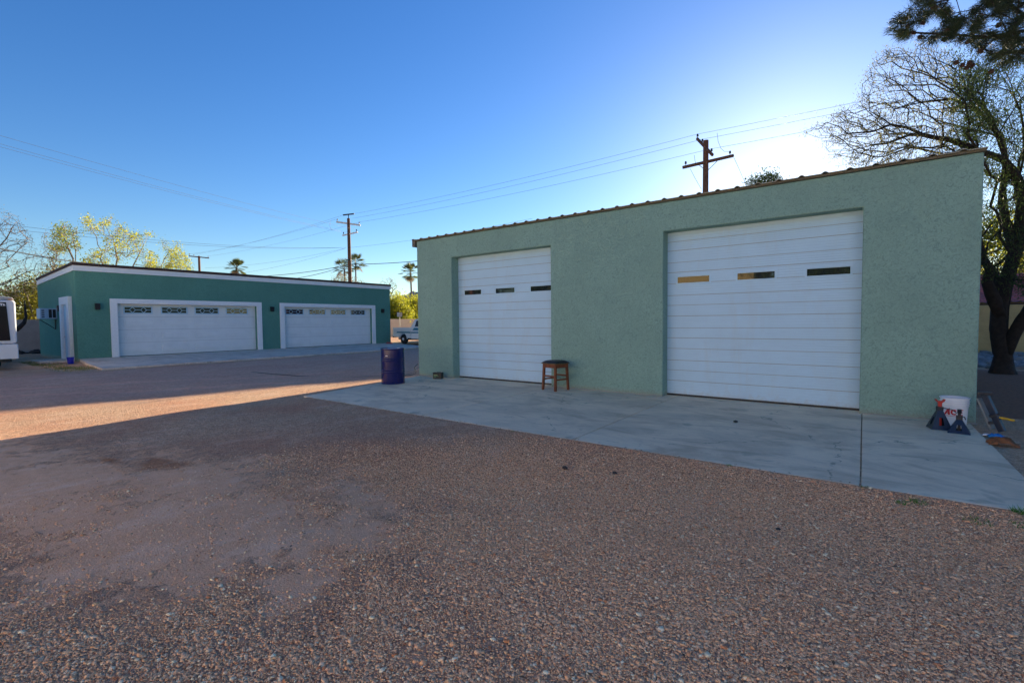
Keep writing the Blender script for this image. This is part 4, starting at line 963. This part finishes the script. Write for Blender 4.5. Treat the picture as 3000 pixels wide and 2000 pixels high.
simple_tree('olive_tree','golden green bushy tree behind the grey wall beside the trailer',(70,1000),46,[(-60,1000),(-80,900),(-10,870),(40,845),(80,832),(112,830),(170,830),(170,1000)],420,'olive_leaf',42,.34,.085,41,'bark_grey',.02,None,2.6,GR,.6)
simple_tree('olive_tree','dark green tree top showing over the sloping garage side roof',(170,1000),52,[(138,850),(140,808),(165,795),(195,792),(215,800),(215,860)],130,'olive_leaf',40,.34,.085,43,'bark_grey',.02,None,1.5,GR)
MB_=MB().tube(L((48,966,38.5),(58,958,38.6),(70,946,38.8),(76,930,39),(74,905,39.2),(72,880,39.5)),[.12,.11,.10,.07,.045,.02],10); tag(MB_.build('leaning_trunk','bark_dark',smooth='all'),'dark curved bare trunk leaning in front of the grey wall','tree trunk')
# behind the truck
simple_tree('citrus_tree','bright yellow-green bushy tree behind the cream wall next to the garage corner',(1165,1000),58,[(1085,960),(1085,880),(1130,850),(1160,848),(1175,880),(1195,890),(1200,960)],420,'bright_leaf',60,.42,.11,45,'bark_grey',.02,None,2.6,'trees behind the cream wall',.55)
simple_tree('citrus_tree','yellow-green bushy tree behind the cream wall next to the workshop corner',(1230,1000),62,[(1180,960),(1188,890),(1210,878),(1240,880),(1290,900),(1300,960)],380,'bright_leaf',52,.42,.11,47,'bark_grey',.02,None,2.6,'trees behind the cream wall',.5)
simple_tree('bare_tree','thin leafless treetop above the garage corner near the tall palm',(1140,1000),70,[(1105,850),(1110,822),(1140,812),(1160,822),(1165,850)],70,'twig_leaf',4,.2,.05,49,'bark_grey',.02,None,2,'trees behind the cream wall')
simple_tree('bare_tree','pale leafless treetop behind the big utility pole above the garage roof',(1012,1000),75,[(968,830),(975,812),(1000,804),(1030,812),(1062,826),(1062,840),(970,845)],120,'twig_leaf',14,.3,.07,51,'bark_grey',.02,None,2,'trees behind the cream wall')
simple_tree('treetop','dark leafy treetop just showing over the ribbed workshop roof',(2240,1000),36,[(2160,560),(2185,535),(2200,518),(2225,520),(2245,512),(2268,510),(2285,530),(2300,570)],110,'mesquite_leaf',26,.22,.07,53,'bark_grey',.014,None,1,None,.5)
simple_tree('garden_tree','sunlit green tree glimpsed through the dark mesquite limbs',(2960,1000),48,[(2840,860),(2850,700),(2920,640),(3020,700),(3100,760),(3100,880)],300,'bright_leaf',24,.5,.12,55,'bark_grey',.02,None,2.6,None,.35)
# fan palms
def palm(px,py,d,crown,label,seed,skirt=False,lean=0):
    rg=np.random.default_rng(seed); top=at(px,py,d); b=at(px+lean,1000,d); b=np.array([b[0],b[1],GZ]); T=thing('fan_palm',label,'palm tree',tuple(b),0,'palms beyond the garage')
    mid=(b+top)/2; mid[0]+=.15
    o=MB().tube([b,mid,top],[.15,.12,.11],8).build('trunk','bark_grey',None,smooth='all'); adopt(o,T,T)
    mg=MB(); md=MB()
    nf=30
    for k in range(nf):
        el=rg.uniform(-1.0,1.5); az=rg.uniform(0,6.28); dead=el<-.55
        L_=crown*rg.uniform(.75,1.05); dv=np.array([math.cos(az)*math.cos(el),math.sin(az)*math.cos(el),math.sin(el)])
        hub=top+dv*L_*.50; side=np.cross(dv,[0,0,1.]); side/=np.linalg.norm(side)+1e-6; up=np.cross(side,dv)
        tgt=md if (dead and skirt) else mg
        tgt.tube([top,hub],.02,3,cap=False)
        for q in range(11):
            a=(q/10-.5)*2.1; di=dv*math.cos(a)+side*math.sin(a); l_=L_*.55*(.75+.25*math.cos(a)); tip=hub+di*l_-np.array([0,0,.16*l_])
            w_=up*.01+ (side*math.cos(a)-dv*math.sin(a))*.042; mdp=hub+di*l_*.5-np.array([0,0,.04*l_])
            tgt.add([hub,mdp+w_,tip,mdp-w_],[(0,1,2,3)])
    o=mg.build('crown','palm_leaf'); adopt(o,T,T)
    if md.v: o=md.build('dead_fronds','dry_palm'); adopt(o,T,T)
palm(693,786,62,1.35,'full fan palm crown over the garage roof between the two poles',61,True)
palm(1009,787,84,2.2,'fan palm on the left of the pair behind the big pole',62,True)
palm(1042,772,84,2.2,'fan palm on the right of the pair behind the big pole',63,True)
palm(1203,800,66,1.75,'tall slim fan palm beside the edge of the workshop',64,True,3)
# distant mountain
V=[];F=[]; K=40
for i in range(K):
    f=i/(K-1); a=-8+f*16
    hh=[18+58*math.exp(-((f-.33)/.13)**2)+52*math.exp(-((f-.52)/.16)**2)+8*math.sin(f*31)+5*math.sin(f*57)]
    p0=at(1090+f*330,940,1350); p1=at(1090+f*330,940,1700)
    V+=[(p0[0],p0[1],-5),((p0[0]+p1[0])/2,(p0[1]+p1[1])/2,hh[0]*1.12),(p1[0],p1[1],-5)]
for i in range(K-1): F+=[(3*i,3*i+3,3*i+4,3*i+1),(3*i+1,3*i+4,3*i+5,3*i+2)]
struct(MB().add(V,F).build('hills','rock_hill'))
# road sign behind wall
p=at(1171,921,47); t=thing('road_sign','small blue-grey sign panel on a post above the cream wall','sign',(p[0],p[1],GZ))
MB().tube([(0,0,0),(0,0,2.35)],.03,8).build('post','chrome',t); zz=p[2]
MB().box(-.16,.16,-.19,.17,zz-.20,zz+.22).build('panel','sign_back',t)
# ------------------------------------------------------------------ utility poles and lines
PG='utility poles along the back alley'
def pole(px,d,top_px,label,dx=0):
    pt=at(px,top_px,d); b=np.array([pt[0],pt[1]]); t=thing('utility_pole',label,'utility pole',(b[0],b[1],GZ),0,PG)
    MB().tube([(0,0,0),(0,0,pt[2]-GZ)],[.19,.13],14).build('pole','pole_wood',t,smooth=True); return t,np.array([b[0],b[1],GZ]),pt[2]
def arm(t,o,a,b,mat,w_=.11,h_=.13,ins=(),imat='insulator',off=(0,0,0)):
    a=np.array(a)-o+off; b=np.array(b)-o+off; k=MB().beam(a,b,w_,h_).build('crossarm',mat,t,bevel=.006)
    out=[]
    for f in ins:
        p_=a+(b-a)*f+np.array([0,0,h_/2]); MB().lathe([(.014,0),(.014,.07),(.055,.08),(.060,.12),(.035,.135),(.055,.15),(.045,.19),(.02,.22)],tuple(p_),10).build('insulator',imat,t,smooth=True)
        out.append(p_+np.array([0,0,.2])+o)
    return out
t1,o1,h1=pole(1021,45,640,'tall reddish brown pole with two pale crossarms behind the garage')
vx=np.array([.62,.80,0])*1.0
a1=arm(t1,o1,at(985,650,45.3),at(1056,660,44.7),'arm_grey',.10,.14,(.05,.95)); c1=arm(t1,o1,at(1003,690,45.2),at(1048,680,44.6),'arm_grey',.09,.11,(.08,.92),'insulator_dark')
top1=o1+np.array([0,0,h1-GZ])
sw=MB().beam(top1-o1+np.array([-.3,-.35,.28]),top1-o1+np.array([.35,.35,.42]),.12,.10); sw.beam(top1-o1,top1-o1+np.array([0,0,.35]),.05,.05); sw.build('top_switch','black_metal',t1)
MB().lathe([(.15,7.1),(.16,7.12),(.16,7.2),(.15,7.22)],(0,0,0),12).build('band','black_metal',t1)
t2,o2,h2=pole(2068,27,412,'dark pole with two crossed arms rising behind the workshop roof')
a2=arm(t2,o2,at(2000,491,26.6),at(2149,456,27.4),'pole_wood',.12,.14,(.06,.93),'insulator_dark'); b2=arm(t2,o2,at(2042,406,27.6),at(2088,455,26.4),'pole_wood',.10,.12,(.04,.36,.93),'insulator_dark')
MB().beam(at(2047,483,27)-o2,at(2066,498,27)-o2,.02,.03).beam(at(2103,470,27)-o2,at(2075,498,27)-o2,.02,.03).build('brace','insulator',t2)
t3,o3,h3=pole(583,76,750,'far small pole with a single crossarm behind the garage roof')
a3=arm(t3,o3,at(553,750,76),at(613,756,76),'pole_wood',.10,.13,(.03,.25,.95))
t4=thing('utility_pole','pole beyond the mesquite along the alley line','utility pole',(27,26.3,GZ),0,PG); o4=np.array([27,26.3,GZ])
MB().tube([(0,0,0),(0,0,11)],[.19,.13],12).build('pole','pole_wood',t4)
b4=arm(t4,o4,(27,25.2,10.6),(27,27.4,10.6),'pole_wood',.10,.12,(.04,.36,.93),'insulator_dark')
t5=thing('utility_pole','pole out of the frame beyond the left end of the drive','utility pole',(-27.5,-12,GZ),0,PG); o5=np.array([-27.5,-12,GZ])
MB().tube([(0,0,0),(0,0,10.5)],[.19,.13],12).build('pole','pole_wood',t5)
def wire(a,b,sag,r_,label,mat='wire',n=18,name='overhead_line'):
    a=np.array(a,float);b=np.array(b,float); pts=[a+(b-a)*i/n-np.array([0,0,4*sag*(i/n)*(1-i/n)]) for i in range(n+1)]
    o=MB().tube(pts,r_,5,cap=False).build(name,mat); return tag(o,label,'power line','overhead lines between the poles')
wr=.0075
hiL=['upper line from the top switch of the tall pole to the dark pole','middle line from the tall pole to the dark pole','lowest line from the pale crossarm to the dark pole arm']
P1=[top1+np.array([.2,.2,.38]),a1[1]+np.array([-.5,-.3,.35]),a1[1]]
for i,(p_,q_) in enumerate(zip(P1,(b2[0],b2[1],b2[2]))): wire(p_,q_,.25,wr,hiL[i])
for i in range(3): wire(b2[i],b4[i],.35,wr,['upper','middle','lowest'][i]+' line running from the dark pole over the mesquite')
for i,(p_,q_) in enumerate(zip((a1[0],top1+np.array([-.3,-.3,.3]),a1[1]),(a3[0],a3[1],a3[2]))): wire(p_,q_,.35,wr,['first','second','third'][i]+' thin line from the tall pole down to the far small pole')
for i,(e,p_) in enumerate((((0,390),c1[1]),((0,417),c1[0]+np.array([.3,.3,0])),((0,428),c1[0]))):
    s_=at(*e,29.5+i*.3); ext=s_+(s_-p_)*.7; ext[2]=s_[2]+.6; wire(p_,ext,.55,wr*.8,['upper','middle','lowest'][i]+' of three lines climbing from the tall pole across the open sky')
m1=at(1013,725,45); m1b=at(1013,727,45)
for i,e in enumerate(((0,606),(0,619))):
    s_=at(*e,33); wire(m1,s_+(s_-m1)*.5,.9,wr,['upper','lower'][i]+' of two lines crossing in front of the flowering trees')
wire(at(1028,725,45),at(1560,640,33),.2,wr,'single line from the middle of the tall pole into the workshop roofline')
for i,e in enumerate(((600,785,62),(640,808,60))): wire(m1b,at(*e),.35,wr,['upper','lower'][i]+' of two drooping lines fanning left from the tall pole')
wire(at(1022,774,45),at(1560,715,32),.35,.026,'thick cable from the tall pole to the right behind the workshop','black_cable')
wire(at(1022,776,45),at(560,800,70),.7,.026,'upper thick cable sagging left from the tall pole to the far pole','black_cable')
wire(at(1022,776,45),at(780,822,60),.35,.024,'lower thick cable dropping from the tall pole behind the garage roof','black_cable')
s_=at(0,713,32); e_=at(300,775,40); wire(s_+(s_-e_)*.6,e_,.25,.028,'thick black cable from the frame edge dropping to the garage roof','black_cable')
# jumper loops on the dark and tall poles
j=at(2101,388,27); 
def loop(pts,par,o):
    k=MB().tube([np.array(p_)-o for p_ in pts],.009,5,cap=False).build('jumper_wire','wire',par); return k
loop(L((2101,390,27.1),(2104,415,27.1),(2112,435,27.1),(2122,444,27.2),(2135,444,27.3)),t2,o2)
loop(L((2034,455,26.9),(2036,470,26.9),(2040,485,26.8)),t2,o2)
loop(L((2150,462,27.3),(2163,490,27.2),(2178,525,27.1),(2190,550,27)),t2,o2); loop(L((2022,494,26.7),(2035,520,26.8),(2055,555,27)),t2,o2)
loop(L((968,644,45.5),(966,660,45.4),(969,670,45.2),(974,676,45.2)),t1,o1)
# bird on the line
p=at(2384,398,21.5)
# ------------------------------------------------------------------ trailer
TX=-23.9; TY=3.02; t=thing('travel_trailer','white travel trailer with dark front window at the frame edge','trailer',(TX,TY,0))
def rr_poly(w0,w1,z0,z1,r_,n=6):
    out=[]
    for cx,cz,a0 in ((w1-r_,z0+r_,-90),(w1-r_,z1-r_,0),(w0+r_,z1-r_,90),(w0+r_,z0+r_,180)):
        for k in range(n+1): a=R(a0+90*k/n); out.append((cx+r_*math.cos(a),cz+r_*math.sin(a)))
    return out
MB().prism(rr_poly(-2.45,0,.92,2.44,.10),-6.5,0,lambda a,b,c:(c,a,b)).build('body','trailer_white',t,bevel=.05,seg=3)
MB().prism(rr_poly(-2.47,.015,.385,.905,.04),-6.5,.03,lambda a,b,c:(c,a,b)).build('lower_panel','trailer_white',t,bevel=.03,seg=3)
MB().prism([(-2.4,2.445),(-.02,2.445),(-.07,2.53),(-.35,2.575),(-2.1,2.575),(-2.35,2.53)],-6.4,-.02,lambda a,b,c:(c,a,b)).build('roof_cap','trailer_cap',t,bevel=.02)
w_=MB().prism([(-2.2,1.03),(-.17,1.03),(-.23,2.36),(-2.14,2.36)],.003,.018,lambda a,b,c:(c,a,b)).build('front_window','tinted',t)
MB().box(.0185,.024,-2.14,-.24,2.20,2.34).build('logo_band','black_metal',w_)
lm=MB(); fnl=lambda a,b,c:(c,a,b)
for c0 in (-.34,-.72): 
    lm.prism([(c0-.09,2.235),(c0-.09,2.29),(c0-.02,2.325),(c0+.05,2.31),(c0+.10,2.27),(c0+.07,2.265),(c0+.065,2.25),(c0+.10,2.245),(c0+.10,2.235)],.0245,.027,fnl)
lm.build('logo_emblem','fascia_white',w_)
lm=MB()
for c0 in (-.34,-.72): lm.box(.0272,.0285,c0-.05,c0-.02,2.24,2.29).box(.0272,.0285,c0+.01,c0+.04,2.24,2.29)
lm.build('logo_gap','black_metal',w_)
MB().box(-.02,.02,-.17,-.05,2.455,2.475).build('marker_light','marker',t)
MB().box(-6.3,-.1,-2.3,-.15,.28,.38).build('chassis','black_metal',t)
for x,y in ((-3,-.22),(-3.9,-.22),(-3,-2.2),(-3.9,-2.2)):
    w2=MB().lathe([(.2,-.1),(.32,-.1),(.35,-.07),(.35,.07),(.32,.1),(.2,.1)],n=28).build('wheel','tyre',t,smooth=True); w2.location=(x,y,.32); w2.rotation_euler=(math.pi/2,0,0)
# ------------------------------------------------------------------ pickup truck (nose towards +x)
t=thing('pickup_truck','old white pickup truck with a teal side stripe parked past the garage','pickup truck',(-27.75,22.74,-.02),R(-3))
W_=1.95; fy=lambda a,b,c:(a,c,b)
arch=lambda cx,r_,z0:[(cx+r_*math.cos(R(a)),.36+r_*math.sin(R(a))) for a in range(180,-1,-15)]
bed=[(0,.56),(.0,1.18),(2.02,1.20),(2.02,.44),(1.62,.44)]+arch(1.17,.43,0)[::-1]+[(.74,.50),(.45,.52)]
MB().prism(bed,0,.07,fy).prism(bed,W_-.07,W_,fy).box(0,.05,.071,W_-.071,.5,1.17).box(1.96,2.0,.071,W_-.071,.5,1.17).box(.06,1.95,.075,W_-.075,.52,.60).build('bed','truck_white',t,bevel=.02)
MB().box(.02,2.0,-.012,-.003,1.00,1.012).box(.05,2.0,-.02,-.003,.90,.93).build('side_moulding','chrome',t)
MB().prism([(.42,.80),(2.02,.80),(2.02,.89),(.52,.89)],-.010,-.002,fy).build('side_stripe','truck_teal',t)
cab=[(2.05,.40),(2.05,1.22),(2.50,1.72),(2.60,1.78),(3.05,1.80),(3.38,1.22),(4.75,1.14),(4.92,1.0),(4.92,.45),(4.6,.45)]+arch(4.15,.42,0)[::-1]+[(3.7,.40)]
c_=MB().prism(cab,.02,W_-.02,fy).build('cab','truck_white',t,bevel=.03)
MB().prism([(2.50,1.26),(2.70,1.66),(2.98,1.70),(3.25,1.26)],.008,.018,fy).prism([(2.50,1.26),(2.70,1.66),(2.98,1.70),(3.25,1.26)],W_-.018,W_-.008,fy).build('side_window','glass',c_)
MB().prism([(3.10,1.75),(3.36,1.28),(3.40,1.28),(3.13,1.76)],.12,W_-.12,fy).build('windscreen','glass',c_)
MB().prism([(2.05,.80),(4.9,.80),(4.9,.89),(2.05,.89)],.010,.018,fy).prism([(2.22,1.0),(3.3,1.0),(3.3,1.17),(2.42,1.17)],.008,.016,fy).build('door_stripe','truck_teal',c_)
MB().box(-.10,-.02,.05,W_-.05,.46,.60).build('rear_bumper','black_metal',t,bevel=.02)
MB().box(-.02,-.001,.1,.25,.62,.85).build('tail_light','stand_red',t)
MB().box(.2,4.6,.35,W_-.35,.30,.48).build('chassis','black_metal',t)
for x in (1.17,4.15):
    for y in (.13,W_-.13):
        wh=MB().lathe([(.20,-.1),(.33,-.1),(.365,-.06),(.365,.06),(.33,.1),(.20,.1)],n=32).build('wheel','tyre',t,smooth=True); wh.location=(x,y,.365); wh.rotation_euler=(math.pi/2,0,0)
        MB().lathe([(.215,-.105),(.205,.02),(.11,.06),(.10,.115),(.05,.12)],n=28).build('rim','chrome',wh,smooth=True)
        MB().lathe([(.0,.121),(.09,.122),(.08,.14),(.03,.15)],n=20).build('hub_cap','fascia_white',wh,smooth=True)
M['bounce_wall']=plain('bounce_wall_white',(.80,.76,.68),.95,0,.05,2,.4)  # for a wall added behind the camera to bounce warm light
block_wall((-26,-8.2),(13,-8.2),3.4,.2,'bounce_wall','long added white bounce wall behind the photographer')
# plants behind the photographer, mirrored in the door panes
for i,(x,y,rad_,lb) in enumerate(((-23,-17,3.4,'leafy tree between the tan house and the trailer end of the yard'),(-31,-18,3.6,'leafy tree near the trailer end of the yard'),(-2,-18,3.4,'leafy tree beside the near end of the tan house'),(4,-17,3.4,'leafy tree farthest from the tan house'))):
    T=thing('yard_tree',lb,'tree',(x,y,GZ),0,'yard trees behind the photographer'); rg=np.random.default_rng(90+i)
    pts=np.array([x,y,4.0])+rg.normal(0,1,(220,3))*rad_*.5; tb,tips,_,_=grow([[np.array([x,y,GZ]),np.array([x+.1,y,2.2])]],pts,.012,2.3,.08,90+i,.25,.6)
    o=tubes_mesh('trunk',tb,'bark_grey',None); adopt(o,T,T); o=leaf_cloud('crown',tips,60,.35,.12,'mesquite_leaf',None,91+i,.45); adopt(o,T,T)
